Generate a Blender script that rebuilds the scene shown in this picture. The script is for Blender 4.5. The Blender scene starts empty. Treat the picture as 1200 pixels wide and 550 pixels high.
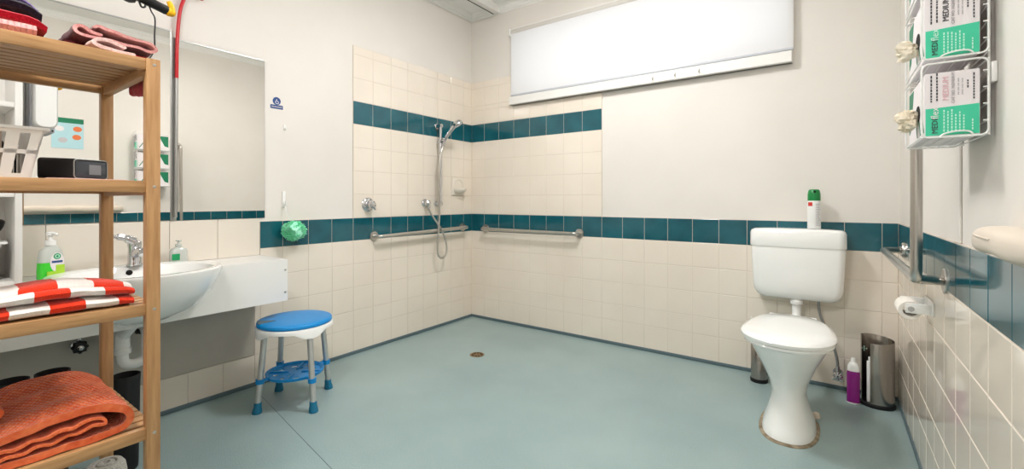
import bpy, bmesh, math, random
from mathutils import Vector, Matrix, noise
random.seed(7)
PI = math.pi
scene = bpy.context.scene
COL = scene.collection

# ------------------------------------------------------------------ helpers
def lin(c):
    r = []
    for v in c:
        v = v / 255.0
        r.append(v / 12.92 if v <= 0.04045 else ((v + 0.055) / 1.055) ** 2.4)
    return (r[0], r[1], r[2], 1.0)

def mat(name, col, rough=0.5, metal=0.0, coat=0.0, spec=0.5, trans=0.0, ior=1.45, sheen=0.0):
    m = bpy.data.materials.new(name); m.use_nodes = True
    b = m.node_tree.nodes['Principled BSDF']
    b.inputs['Base Color'].default_value = lin(col)
    b.inputs['Roughness'].default_value = rough
    b.inputs['Metallic'].default_value = metal
    b.inputs['Coat Weight'].default_value = coat
    b.inputs['Coat Roughness'].default_value = 0.05
    b.inputs['Specular IOR Level'].default_value = spec
    b.inputs['Transmission Weight'].default_value = trans
    b.inputs['IOR'].default_value = ior
    b.inputs['Sheen Weight'].default_value = sheen
    return m

def nodes(m): return m.node_tree.nodes, m.node_tree.links, m.node_tree.nodes['Principled BSDF']

def noise_tint(m, c1, c2, scale=(1, 1, 1), nscale=5.0, detail=4.0, lo=0.3, hi=0.7, bump=0.0, bscale=None, bdist=0.01, coord='Object'):
    N, L, b = nodes(m)
    tc = N.new('ShaderNodeTexCoord'); mp = N.new('ShaderNodeMapping')
    mp.inputs['Scale'].default_value = scale
    L.new(tc.outputs[coord], mp.inputs['Vector'])
    n = N.new('ShaderNodeTexNoise'); n.inputs['Scale'].default_value = nscale; n.inputs['Detail'].default_value = detail
    L.new(mp.outputs['Vector'], n.inputs['Vector'])
    r = N.new('ShaderNodeValToRGB')
    r.color_ramp.elements[0].position = lo; r.color_ramp.elements[1].position = hi
    r.color_ramp.elements[0].color = lin(c1); r.color_ramp.elements[1].color = lin(c2)
    L.new(n.outputs['Fac'], r.inputs['Fac']); L.new(r.outputs['Color'], b.inputs['Base Color'])
    if bump:
        n2 = N.new('ShaderNodeTexNoise'); n2.inputs['Scale'].default_value = bscale or nscale; n2.inputs['Detail'].default_value = 3
        L.new(mp.outputs['Vector'], n2.inputs['Vector'])
        bp = N.new('ShaderNodeBump'); bp.inputs['Strength'].default_value = bump; bp.inputs['Distance'].default_value = bdist
        L.new(n2.outputs['Fac'], bp.inputs['Height']); L.new(bp.outputs['Normal'], b.inputs['Normal'])
    return m

def tag(o, label=None, cat=None, group=None, kind=None):
    if label: o['label'] = label
    if cat: o['category'] = cat
    if group: o['group'] = group
    if kind: o['kind'] = kind
    return o

def thing(name, label, cat, loc=(0, 0, 0), rotz=0.0, group=None):
    o = bpy.data.objects.new(name, None); COL.objects.link(o)
    o.location = loc; o.rotation_euler = (0, 0, rotz); o.empty_display_size = 0.05
    return tag(o, label, cat, group)

def obj(name, bm, m, parent=None, smooth=True, sharp=40):
    bmesh.ops.recalc_face_normals(bm, faces=bm.faces[:])
    me = bpy.data.meshes.new(name); 
    if smooth:
        for f in bm.faces: f.smooth = True
        for e in bm.edges:
            if len(e.link_faces) == 2 and e.calc_face_angle(0) > math.radians(sharp): e.smooth = False
    bm.to_mesh(me); bm.free()
    ms = m if isinstance(m, (list, tuple)) else [m]
    for k in ms: me.materials.append(k)
    o = bpy.data.objects.new(name, me); COL.objects.link(o)
    if parent is not None: o.parent = parent
    return o

def single(name, bm, m, label, cat, group=None, smooth=True):
    return tag(obj(name, bm, m, None, smooth), label, cat, group)

def struct(name, bm, m, parent=None, smooth=False):
    o = obj(name, bm, m, parent, smooth)
    o['kind'] = 'structure'
    return o

def merge(bm, t, mat_index=0):
    me = bpy.data.meshes.new('tmp'); 
    for f in t.faces: f.material_index = mat_index
    t.to_mesh(me); t.free(); bm.from_mesh(me); bpy.data.meshes.remove(me)
    return bm

def box(bm, x0, x1, y0, y1, z0, z1, bev=0.0, seg=2, mi=0, M=None):
    t = bmesh.new()
    bmesh.ops.create_cube(t, size=1.0)
    for v in t.verts:
        v.co = Vector(((x0 + x1) / 2 + v.co.x * (x1 - x0), (y0 + y1) / 2 + v.co.y * (y1 - y0), (z0 + z1) / 2 + v.co.z * (z1 - z0)))
    if bev: bmesh.ops.bevel(t, geom=t.edges[:], offset=bev, segments=seg, profile=0.5, affect='EDGES')
    if M is not None: bmesh.ops.transform(t, matrix=M, verts=t.verts[:])
    return merge(bm, t, mi)

def catmull(pts, n=8, closed=False):
    P = [Vector(p) for p in pts]; out = []
    m = len(P)
    rng = range(m if closed else m - 1)
    for i in rng:
        if closed: p0, p1, p2, p3 = P[(i - 1) % m], P[i], P[(i + 1) % m], P[(i + 2) % m]
        else: p0, p1, p2, p3 = P[max(i - 1, 0)], P[i], P[i + 1], P[min(i + 2, m - 1)]
        for k in range(n):
            t = k / n
            out.append(0.5 * ((2 * p1) + (-p0 + p2) * t + (2 * p0 - 5 * p1 + 4 * p2 - p3) * t * t + (-p0 + 3 * p1 - 3 * p2 + p3) * t ** 3))
    if not closed: out.append(P[-1].copy())
    return out

def tube(bm, pts, r, seg=12, caps=True, closed=False, mi=0):
    P = [Vector(p) for p in pts]; n = len(P)
    rad = r if isinstance(r, (list, tuple)) else [r] * n
    rings = []; up = None
    for i in range(n):
        if closed: d = P[(i + 1) % n] - P[i - 1]
        elif i == 0: d = P[1] - P[0]
        elif i == n - 1: d = P[-1] - P[-2]
        else: d = (P[i + 1] - P[i]).normalized() + (P[i] - P[i - 1]).normalized()
        d.normalize()
        if up is None:
            up = Vector((0, 0, 1)) if abs(d.z) < 0.9 else Vector((1, 0, 0))
        up = (up - d * up.dot(d)).normalized()
        s = d.cross(up)
        rings.append([bm.verts.new(P[i] + (up * math.cos(2 * PI * k / seg) + s * math.sin(2 * PI * k / seg)) * rad[i]) for k in range(seg)])
    for i in range(n if closed else n - 1):
        a, b = rings[i], rings[(i + 1) % n]
        for k in range(seg):
            bm.faces.new((a[k], a[(k + 1) % seg], b[(k + 1) % seg], b[k])).material_index = mi
    if caps and not closed:
        bm.faces.new(rings[0]).material_index = mi; bm.faces.new(rings[-1]).material_index = mi
    return bm

def arc_corner(pts, r, n=6):
    """polyline with its inner corners rounded by radius r"""
    P = [Vector(p) for p in pts]; out = [P[0]]
    for i in range(1, len(P) - 1):
        a = (P[i - 1] - P[i]); b = (P[i + 1] - P[i]); la, lb = a.length, b.length
        a.normalize(); b.normalize()
        d = min(r, la * 0.49, lb * 0.49)
        for k in range(n + 1):
            t = k / n
            out.append((P[i] + a * d) * (1 - t) ** 2 + P[i] * 2 * t * (1 - t) + (P[i] + b * d) * t * t)
    out.append(P[-1])
    return out

def loft(bm, rings, cap0=True, cap1=True, mi=0):
    R = [[bm.verts.new(Vector(p)) for p in r] for r in rings]
    for a, b in zip(R, R[1:]):
        n = len(a)
        for k in range(n):
            bm.faces.new((a[k], a[(k + 1) % n], b[(k + 1) % n], b[k])).material_index = mi
    if cap0: bm.faces.new(R[0]).material_index = mi
    if cap1: bm.faces.new(R[-1]).material_index = mi
    return bm

def lathe(bm, prof, c=(0, 0, 0), seg=32, axis='Z', cap0=True, cap1=True, mi=0, sx=1.0, sy=1.0):
    rings = []
    for r, h in prof:
        ring = []
        for k in range(seg):
            u, w = r * math.cos(2 * PI * k / seg) * sx, r * math.sin(2 * PI * k / seg) * sy
            p = {'Z': (u, w, h), 'X': (h, u, w), 'Y': (w, h, u)}[axis]
            ring.append(Vector(c) + Vector(p))
        rings.append(ring)
    return loft(bm, rings, cap0, cap1, mi)

def superring(cx, cy, hw, lf, lb, z, n=40, e=2.0):
    """closed ring: half width hw in x, length lf to -y and lb to +y, superellipse exponent e"""
    out = []
    for k in range(n):
        a = 2 * PI * k / n; c, s = math.cos(a), math.sin(a)
        x = hw * math.copysign(abs(c) ** (2 / e), c); y = math.copysign(abs(s) ** (2 / e), s)
        out.append((cx + x, cy + (lb * y if y > 0 else lf * y), z))
    return out

def rrect(x0, x1, z0, z1, r, n=5):
    """rounded rectangle outline in 2D"""
    out = []
    for (cx, cz, a0) in ((x1 - r, z1 - r, 0), (x0 + r, z1 - r, PI / 2), (x0 + r, z0 + r, PI), (x1 - r, z0 + r, 1.5 * PI)):
        for k in range(n + 1):
            a = a0 + k / n * PI / 2
            out.append((cx + r * math.cos(a), cz + r * math.sin(a)))
    return out

def lettering(text, m, parent, loc, rot, size, name='lettering', depth=0.0006, align='CENTER', sx=1.0):
    c = bpy.data.curves.new('t', 'FONT'); c.body = text; c.size = size; c.extrude = depth
    c.align_x = align; c.align_y = 'CENTER'; c.resolution_u = 2
    o = bpy.data.objects.new('t', c); COL.objects.link(o)
    dg = bpy.context.evaluated_depsgraph_get()
    me = bpy.data.meshes.new_from_object(o.evaluated_get(dg))
    bpy.data.objects.remove(o); 
    me.materials.clear(); me.materials.append(m)
    me.transform(Matrix.Translation(loc) @ rot @ Matrix.Scale(sx, 4, (1, 0, 0)))
    q = bpy.data.objects.new(name, me); COL.objects.link(q); q.parent = parent
    return q

def ribbon(path, t, e0, e1, axis='X', nx=18, sub=6, jit=0.0, jscale=30.0, uv=True, endjit=0.0, sag=None, seed=0, under=0):
    """thick cloth: a 2D path (p,z) swept along the other horizontal axis from e0 to e1"""
    P = catmull([Vector((p[0], p[1], 0)) for p in path], sub)
    n = len(P); bm = bmesh.new(); uvl = bm.loops.layers.uv.new('UVMap')
    arc = [0.0]
    for i in range(1, n): arc.append(arc[-1] + (P[i] - P[i - 1]).length)
    N = []
    for i in range(n):
        d = (P[min(i + 1, n - 1)] - P[max(i - 1, 0)]).normalized(); N.append(Vector((-d.y, d.x, 0)))
    prof = []                              # closed profile: top forward, round tip, bottom back, round tip
    for i in range(n): prof.append((P[i] + N[i] * t / 2, arc[i]))
    dend = (P[-1] - P[-2]).normalized(); prof.append((P[-1] + dend * t * 0.4, arc[-1]))
    for i in reversed(range(n)): prof.append((P[i] - N[i] * t / 2, arc[i]))
    d0 = (P[0] - P[1]).normalized(); prof.append((P[0] + d0 * t * 0.4, 0.0))
    m = len(prof); rings = []
    for j in range(nx + 1):
        f = j / nx; ring = []
        for i, (q, a) in enumerate(prof):
            edge = 0.0
            if j in (0, nx): edge = endjit * noise.noise(Vector((a * 22, seed + j * 3.1, 0.3)))
            e = e0 + (e1 - e0) * f + edge
            co = Vector((e, q.x, q.y)) if axis == 'X' else Vector((q.x, e, q.y))
            if sag: co.z += sag(f, co)
            if jit:
                nv = noise.noise_vector(Vector((co.x * jscale + seed, co.y * jscale, co.z * jscale)))
                co += nv * jit
            ring.append(bm.verts.new(co))
        rings.append(ring)
    for j in range(nx):
        for i in range(m):
            k = (i + 1) % m
            f = bm.faces.new((rings[j][i], rings[j][k], rings[j + 1][k], rings[j + 1][i]))
            if under and i > n: f.material_index = under
            for l, (ii, jj) in zip(f.loops, ((i, j), (k, j), (k, j + 1), (i, j + 1))):
                l[uvl].uv = (prof[ii][1], e0 + (e1 - e0) * jj / nx)
    for j in (0, nx):
        R = rings[j]
        for i in range(n - 1):
            f = bm.faces.new((R[i], R[i + 1], R[2 * n - 1 - i], R[2 * n - i]))
            for l in f.loops: l[uvl].uv = (arc[i], e0 if j == 0 else e1)
        f = bm.faces.new((R[n - 1], R[n], R[n + 1])); f2 = bm.faces.new((R[0], R[2 * n], R[2 * n + 1]))
        for ff, aa in ((f, arc[-1]), (f2, 0.0)):
            for l in ff.loops: l[uvl].uv = (aa, e0 if j == 0 else e1)
    return bm

# ------------------------------------------------------------------ room numbers (metres)
XL, YB, XR, YF, ZC = -2.4916, 2.8813, 0.2729, -1.35, 2.55
TT = 0.15                      # tile pitch
# ------------------------------------------------------------------ materials
M = {}
M['plaster'] = noise_tint(mat('wall plaster', (214, 206, 196), 0.62), (221, 216, 209), (227, 222, 216), nscale=2.0, bump=0.04, bscale=60, bdist=0.004)
M['ceiling'] = mat('ceiling paint', (238, 237, 234), 0.7)
M['cream_tile'] = noise_tint(mat('cream tile', (210, 196, 180), 0.06, coat=0.2), (228, 217, 203), (234, 224, 211), nscale=3.0, detail=2)
M['teal_tile'] = noise_tint(mat('teal tile', (12, 72, 84), 0.1, coat=0.3), (12, 78, 90), (26, 94, 106), nscale=9.0, detail=2)
M['grout'] = mat('grout', (213, 201, 187), 0.85)
M['splash_tile'] = mat('splash tile', (226, 218, 206), 0.15, coat=0.2)
M['sheet'] = noise_tint(mat('painted sheet', (182, 176, 166), 0.55), (176, 169, 158), (190, 184, 175), nscale=4)
M['white_paint'] = mat('white paint', (232, 230, 226), 0.4)
M['skirt'] = mat('vinyl coving', (88, 106, 112), 0.45)
fl = noise_tint(mat('vinyl floor', (140, 163, 164), 0.32), (142, 164, 165), (159, 180, 179), nscale=2.2, detail=8, lo=0.3, hi=0.7, bump=0.06, bscale=300, bdist=0.001)
N_, L_, b_ = nodes(fl)         # fine speckle mixed over the mottled vinyl
sp = N_.new('ShaderNodeTexNoise'); sp.inputs['Scale'].default_value = 330; sp.inputs['Detail'].default_value = 2
tc = N_.new('ShaderNodeTexCoord'); L_.new(tc.outputs['Object'], sp.inputs['Vector'])
rp = N_.new('ShaderNodeValToRGB'); rp.color_ramp.elements[0].position = 0.42; rp.color_ramp.elements[1].position = 0.62
rp.color_ramp.elements[0].color = (0.72, 0.74, 0.76, 1); rp.color_ramp.elements[1].color = (1.12, 1.1, 1.08, 1)
L_.new(sp.outputs['Fac'], rp.inputs['Fac'])
mx = N_.new('ShaderNodeMix'); mx.data_type = 'RGBA'; mx.blend_type = 'MULTIPLY'; mx.inputs['Factor'].default_value = 0.8
src = b_.inputs['Base Color'].links[0].from_socket
L_.new(src, mx.inputs[6]); L_.new(rp.outputs['Color'], mx.inputs[7]); L_.new(mx.outputs[2], b_.inputs['Base Color'])
M['floor'] = fl
M['mirror'] = mat('mirror glass', (244, 242, 238), 0.0, metal=1.0)
M['alu'] = mat('aluminium', (176, 176, 174), 0.35, metal=1.0)
M['leg_alu'] = mat('satin leg aluminium', (206, 206, 204), 0.45, metal=0.85)
M['steel'] = mat('brushed steel', (196, 192, 186), 0.28, metal=1.0)
M['bin_steel'] = mat('polished bin steel', (168, 162, 156), 0.2, metal=1.0)
M['chrome'] = mat('chrome', (205, 205, 208), 0.08, metal=1.0)
M['porcelain'] = mat('porcelain', (246, 246, 244), 0.08, coat=0.5)
M['plastic_white'] = mat('white plastic', (236, 236, 234), 0.28, coat=0.2)
M['plastic_grey'] = mat('grey plastic', (196, 199, 206), 0.4)
M['plastic_cream'] = mat('cream plastic', (218, 205, 190), 0.4)
M['black'] = mat('black plastic', (16, 16, 18), 0.35)
M['black_matt'] = mat('black rubber', (12, 12, 14), 0.55)
M['dark_grey'] = mat('dark grey screen', (52, 58, 66), 0.12, coat=0.5)
M['blue'] = mat('blue plastic', (8, 134, 204), 0.38)
M['blue_dark'] = mat('petrol blue rubber', (18, 108, 142), 0.5)
M['grey_patch'] = mat('grey grip patch', (96, 112, 122), 0.6)
M['purple'] = mat('magenta bottle', (140, 20, 128), 0.25, coat=0.3)
M['yellow'] = mat('yellow plastic', (240, 180, 10), 0.35)
M['red'] = mat('red plastic', (196, 20, 32), 0.3)
M['green'] = mat('green label', (22, 150, 92), 0.4)
M['box_green'] = mat('mint green card', (66, 200, 160), 0.4)
M['box_white'] = mat('white card', (232, 226, 228), 0.45)
M['ink'] = mat('dark ink', (60, 60, 66), 0.6)
M['ink_pale'] = mat('pale grey ink', (190, 186, 190), 0.6)
M['ink_pink'] = mat('pink ink', (232, 190, 198), 0.6)
M['ink_mint'] = mat('pale mint ink', (200, 240, 226), 0.6)
M['can_green'] = mat('spray cap green', (10, 128, 62), 0.35)
M['can_red'] = mat('label red', (210, 60, 50), 0.4)
M['glove'] = noise_tint(mat('latex glove', (228, 216, 190), 0.6), (222, 208, 180), (236, 226, 206), nscale=20)
M['sealant'] = noise_tint(mat('stained sealant', (130, 112, 84), 0.7), (96, 78, 54), (170, 158, 136), nscale=30)
M['brass'] = noise_tint(mat('drain brass', (150, 122, 84), 0.4, metal=0.8), (120, 92, 60), (176, 150, 112), nscale=60)
M['hole'] = mat('dark opening', (20, 18, 16), 0.9)
M['gasket'] = mat('grey hose braid', (150, 150, 150), 0.4, metal=0.6)
M['sky_blue'] = mat('poster pale blue', (176, 214, 222), 0.5)
M['poster_green'] = mat('poster green', (20, 120, 84), 0.5)
M['poster_orange'] = mat('poster orange', (224, 120, 70), 0.5)
M['sign_blue'] = mat('sign blue', (34, 72, 132), 0.5)
M['mint_mesh'] = mat('mint mesh', (60, 214, 150), 0.55, sheen=0.3)
nt = M['mint_mesh']; noise_tint(nt, (150, 248, 208), (200, 253, 232), nscale=26, detail=2)
M['soap_green'] = mat('green liquid soap', (60, 205, 50), 0.15, coat=0.5)
M['soap_clear'] = mat('clear bottle', (226, 232, 226), 0.1, coat=0.5, trans=0.35)
M['lime'] = mat('lime label', (170, 214, 60), 0.4)

def wood(name, stretch):
    m = mat(name, (206, 158, 100), 0.42)
    noise_tint(m, (158, 116, 74), (188, 146, 100), scale=stretch, nscale=14, detail=5, lo=0.28, hi=0.72, bump=0.08, bscale=20, bdist=0.002)
    return m
M['wood_y'] = wood('pale wood grain along the shelf', (9, 0.7, 9))
M['wood_z'] = wood('pale wood grain upright', (9, 9, 0.7))
M['wood_x'] = wood('pale wood grain across', (0.7, 9, 9))

def terry(name, c1, c2, nscale=240, bump=0.6, sheen=0.25):
    m = mat(name, c1, 0.95, spec=0.1, sheen=sheen)
    return noise_tint(m, c1, c2, nscale=nscale, detail=3, bump=bump, bscale=nscale * 1.2, bdist=0.003)
M['terry_pink'] = terry('pink terry', (206,134,132),(228,166,160))
M['terry_blush'] = terry('blush terry', (212, 172, 168), (232, 202, 196))
M['terry_rose'] = terry('rose terry', (188, 124, 122), (214, 160, 154))
M['terry_maroon'] = terry('maroon terry', (84, 18, 28), (120, 34, 44))
M['terry_red'] = terry('red terry', (156, 10, 30), (196, 26, 48))
M['terry_dark'] = terry('near black terry', (20, 16, 26), (40, 32, 48))
M['terry_violet'] = terry('violet terry', (86, 70, 128), (124, 104, 160))
M['terry_grey'] = terry('grey terry', (150, 148, 140), (186, 184, 176))

def ribbed(m, axis_scale, coord='Object', strength=0.8, dist=0.004):
    N, L, b = nodes(m)
    tcn = N.new('ShaderNodeTexCoord'); sx = N.new('ShaderNodeSeparateXYZ'); L.new(tcn.outputs[coord], sx.inputs['Vector'])
    mu = N.new('ShaderNodeMath'); mu.operation = 'MULTIPLY'; mu.inputs[1].default_value = axis_scale
    L.new(sx.outputs['Y'], mu.inputs[0])
    si = N.new('ShaderNodeMath'); si.operation = 'SINE'; L.new(mu.outputs[0], si.inputs[0])
    ab = N.new('ShaderNodeMath'); ab.operation = 'ABSOLUTE'; L.new(si.outputs[0], ab.inputs[0])
    pw = N.new('ShaderNodeMath'); pw.operation = 'POWER'; pw.inputs[1].default_value = 0.35; L.new(ab.outputs[0], pw.inputs[0])
    bp = N.new('ShaderNodeBump'); bp.inputs['Strength'].default_value = strength; bp.inputs['Distance'].default_value = dist
    L.new(pw.outputs[0], bp.inputs['Height'])
    old = b.inputs['Normal'].links
    if old: L.new(old[0].from_socket, bp.inputs['Normal'])
    L.new(bp.outputs['Normal'], b.inputs['Normal'])
    return m
M['terry_pink_rib'] = ribbed(terry('ribbed pink terry', (222, 140, 138), (240, 172, 166)), PI / 0.0085)

# orange waffle weave
m = mat('orange waffle towel', (226, 98, 48), 0.95, spec=0.1, sheen=0.3)
noise_tint(m, (206, 84, 44), (226, 118, 72), nscale=60, detail=3)
N_, L_, b_ = nodes(m)
uvn = N_.new('ShaderNodeTexCoord'); mp = N_.new('ShaderNodeMapping'); mp.inputs['Scale'].default_value = (1, 1, 1)
mp.inputs['Rotation'].default_value = (0, 0, PI / 4)
L_.new(uvn.outputs['UV'], mp.inputs['Vector'])
vo = N_.new('ShaderNodeTexVoronoi'); vo.inputs['Scale'].default_value = 140; vo.inputs['Randomness'].default_value = 0.12
L_.new(mp.outputs['Vector'], vo.inputs['Vector'])
bp = N_.new('ShaderNodeBump'); bp.inputs['Strength'].default_value = 1.0; bp.inputs['Distance'].default_value = 0.006; bp.invert = True
L_.new(vo.outputs['Distance'], bp.inputs['Height']); L_.new(bp.outputs['Normal'], b_.inputs['Normal'])
M['orange'] = m
M['orange_plain'] = terry('orange terry edge', (222, 96, 50), (240, 128, 80))

# red and white stripes along y
def striped(name, width, shift):
    m = mat(name, (220, 60, 30), 0.95, spec=0.1, sheen=0.25)
    N, L, b = nodes(m)
    tcn = N.new('ShaderNodeTexCoord'); s = N.new('ShaderNodeSeparateXYZ'); L.new(tcn.outputs['UV'], s.inputs['Vector'])
    nz = N.new('ShaderNodeTexNoise'); nz.inputs['Scale'].default_value = 18; L.new(tcn.outputs['Object'], nz.inputs['Vector'])
    nm = N.new('ShaderNodeMath'); nm.operation = 'MULTIPLY_ADD'; nm.inputs[1].default_value = 0.012; nm.inputs[2].default_value = shift - 0.006
    L.new(nz.outputs['Fac'], nm.inputs[0])
    ad = N.new('ShaderNodeMath'); ad.operation = 'ADD'; L.new(s.outputs['Y'], ad.inputs[0]); L.new(nm.outputs[0], ad.inputs[1])
    # skew the stripes with the arc length so each layer is offset like a crooked fold
    sk = N.new('ShaderNodeMath'); sk.operation = 'MULTIPLY_ADD'; sk.inputs[1].default_value = 0.06; L.new(s.outputs['X'], sk.inputs[0]); L.new(ad.outputs[0], sk.inputs[2])
    dv = N.new('ShaderNodeMath'); dv.operation = 'DIVIDE'; dv.inputs[1].default_value = width * 2; L.new(sk.outputs[0], dv.inputs[0])
    fr = N.new('ShaderNodeMath'); fr.operation = 'FRACT'; L.new(dv.outputs[0], fr.inputs[0])
    gt = N.new('ShaderNodeMath'); gt.operation = 'GREATER_THAN'; gt.inputs[1].default_value = 0.5; L.new(fr.outputs[0], gt.inputs[0])
    mx = N.new('ShaderNodeMix'); mx.data_type = 'RGBA'; L.new(gt.outputs[0], mx.inputs['Factor'])
    mx.inputs[6].default_value = lin((216, 52, 24)); mx.inputs[7].default_value = lin((230, 222, 216))
    L.new(mx.outputs[2], b.inputs['Base Color'])
    n2 = N.new('ShaderNodeTexNoise'); n2.inputs['Scale'].default_value = 300; L.new(tcn.outputs['Object'], n2.inputs['Vector'])
    bp = N.new('ShaderNodeBump'); bp.inputs['Strength'].default_value = 0.6; bp.inputs['Distance'].default_value = 0.003
    L.new(n2.outputs['Fac'], bp.inputs['Height']); L.new(bp.outputs['Normal'], b.inputs['Normal'])
    return m
M['stripe'] = striped('red and white striped terry', 0.056, 0.02)

# translucent blind fabric
m = bpy.data.materials.new('blind fabric'); m.use_nodes = True
N_ = m.node_tree.nodes; L_ = m.node_tree.links; N_.remove(N_['Principled BSDF'])
tr = N_.new('ShaderNodeBsdfTranslucent'); tr.inputs['Color'].default_value = (0.86, 0.86, 0.87, 1)
df = N_.new('ShaderNodeBsdfDiffuse'); df.inputs['Color'].default_value = (0.86, 0.86, 0.86, 1)
ms = N_.new('ShaderNodeMixShader'); ms.inputs['Fac'].default_value = 0.5
L_.new(tr.outputs[0], ms.inputs[1]); L_.new(df.outputs[0], ms.inputs[2]); L_.new(ms.outputs[0], N_['Material Output'].inputs['Surface'])
M['fabric'] = m
# window glass
m = bpy.data.materials.new('window glass'); m.use_nodes = True
N_ = m.node_tree.nodes; L_ = m.node_tree.links; N_.remove(N_['Principled BSDF'])
tp = N_.new('ShaderNodeBsdfTransparent'); gl = N_.new('ShaderNodeBsdfGlossy'); gl.inputs['Roughness'].default_value = 0.02
ms = N_.new('ShaderNodeMixShader'); ms.inputs['Fac'].default_value = 0.08
L_.new(tp.outputs[0], ms.inputs[1]); L_.new(gl.outputs[0], ms.inputs[2]); L_.new(ms.outputs[0], N_['Material Output'].inputs['Surface'])
M['glass'] = m
# lamp diffuser
m = bpy.data.materials.new('lamp diffuser'); m.use_nodes = True
b = m.node_tree.nodes['Principled BSDF']; b.inputs['Emission Color'].default_value = (1, 0.985, 0.97, 1); b.inputs['Emission Strength'].default_value = 36.0
M['lamp'] = m

# ------------------------------------------------------------------ room shell
bm = bmesh.new(); box(bm, XL - 0.12, XR + 0.12, YF - 0.12, YB + 0.12, -0.1, 0.0)
struct('floor', bm, M['floor'])
bm = bmesh.new(); box(bm, XL - 0.12, XR + 0.12, YF - 0.12, YB + 0.12, ZC, ZC + 0.1)
struct('ceiling', bm, M['ceiling'])
bm = bmesh.new(); box(bm, XL - 0.1, XL, YF - 0.1, YB + 0.1, 0, ZC)
wl = struct('wall_left', bm, M['plaster'])
bm = bmesh.new(); box(bm, XR, XR + 0.1, YF - 0.1, YB + 0.1, 0, ZC)
wr = struct('wall_right', bm, M['plaster'])
bm = bmesh.new(); box(bm, XL - 0.1, XR + 0.1, YF - 0.1, YF, 0, ZC)
struct('wall_front', bm, M['plaster'])
WX0, WX1, WZ0, WZ1 = -2.035, -0.185, 1.812, 2.312
bm = bmesh.new()
box(bm, XL - 0.1, WX0, YB, YB + 0.14, 0, ZC); box(bm, WX1, XR + 0.1, YB, YB + 0.14, 0, ZC)
box(bm, WX0, WX1, YB, YB + 0.14, 0, WZ0); box(bm, WX0, WX1, YB, YB + 0.14, WZ1, ZC)
wb = struct('wall_back', bm, M['plaster'])

# tiling: every tile a raised, bevelled pad on a grout bed
def tiling(axis, plane, sgn, spans, bed, rows, parent, u_lines, th=0.008, gap=0.0023):
    """rows: (z0,z1,material index); u_lines: sorted tile boundaries; spans: list of (u0,u1,z0,z1) that bound each bed"""
    bm = bmesh.new()
    gz = gap * 0.62
    def P(u, w, z): return Vector((plane + sgn * w, u, z)) if axis == 'X' else Vector((u, plane + sgn * w, z))
    for (u0, u1, z0, z1) in spans:
        a, b = P(u0, 0.0005, z0), P(u1, th - 0.0016, z1)
        box(bm, min(a.x, b.x), max(a.x, b.x), min(a.y, b.y), max(a.y, b.y), a.z, b.z, mi=0)
        us = [u0] + [u for u in u_lines if u0 + 0.004 < u < u1 - 0.004] + [u1]
        for (ra, rb, mi) in rows:
            za, zb = max(ra, z0), min(rb, z1)
            if zb - za < 0.006: continue
            for ua, ub in zip(us, us[1:]):
                g = gap / 2; bv = 0.0016
                h = th + random.uniform(-0.0003, 0.0003)
                tilt = [random.uniform(-0.0002, 0.0002) for _ in range(4)]
                o = [(ua + g, za + gz), (ub - g, za + gz), (ub - g, zb - gz), (ua + g, zb - gz)]
                i_ = [(ua + g + bv, za + gz + bv), (ub - g - bv, za + gz + bv), (ub - g - bv, zb - gz - bv), (ua + g + bv, zb - gz - bv)]
                vb = [bm.verts.new(P(u, th - 0.0030, z)) for u, z in o]
                vm = [bm.verts.new(P(u, th - 0.0012, z)) for u, z in o]
                vt = [bm.verts.new(P(u, h + t, z)) for (u, z), t in zip(i_, tilt)]
                for A, B in ((vb, vm), (vm, vt)):
                    for k in range(4):
                        bm.faces.new((A[k], A[(k + 1) % 4], B[(k + 1) % 4], B[k])).material_index = mi
                bm.faces.new(vt).material_index = mi
    return struct('tiling', bm, [M['grout'], M['cream_tile'], M['teal_tile']], parent)

Z1B, Z1T, Z2B, Z2T, ZTOP = 0.726, 0.8713, 1.475, 1.6228, 1.9787
low = [(0.018, 0.167, 1), (0.167, 0.276, 1), (0.276, 0.426, 1), (0.426, 0.576, 1), (0.576, Z1B, 1), (Z1B, Z1T, 2)]
high = [(Z1T, 1.0222, 1), (1.0222, 1.1731, 1), (1.1731, 1.324, 1), (1.324, Z2B, 1), (Z2B, Z2T, 2), (Z2T, 1.773, 1), (1.773, 1.923, 1), (1.923, ZTOP, 1)]
TH = 0.008
ul = [YB - 0.11 - k * TT for k in range(30)]; ul.sort()
YE = 1.15
tiling('X', XL, 1, [(YE, YB, 0.018, Z1T), (YB - 0.11 - 7 * TT, YB, Z1T, ZTOP), (1.122, YE, 0.018, 0.49), (YF, 1.122, 0.018, 0.165)], None, low + high, wl, ul)
ub = [XL + 0.145 + k * TT for k in range(30)]
XE = XL + 0.145 + 7 * TT
tiling('Y', YB, -1, [(XL + TH, XR - TH, 0.018, Z1T), (XL + TH, XE, Z1T, 1.735), (XL + TH, -2.06, 1.735, ZTOP)], None, low + high, wb, ub)
ur = [YB - 0.0475 - k * TT for k in range(40)]; ur.sort()
tiling('X', XR, -1, [(YF, YB, 0.018, Z1T)], None, low, wr, ur)

# vinyl coving strips
def strip(name, a): 
    bm = bmesh.new(); box(bm, *a, bev=0.004, seg=2); struct(name, bm, M['skirt'])
strip('baseboard_left', (XL + 0.0005, XL + 0.014, YF, YB, 0.0, 0.021))
strip('baseboard_back', (XL + 0.014, XR - 0.014, YB - 0.014, YB - 0.0005, 0.0, 0.021))
strip('baseboard_right', (XR - 0.014, XR - 0.0005, YF, YB, 0.0, 0.021))

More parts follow.
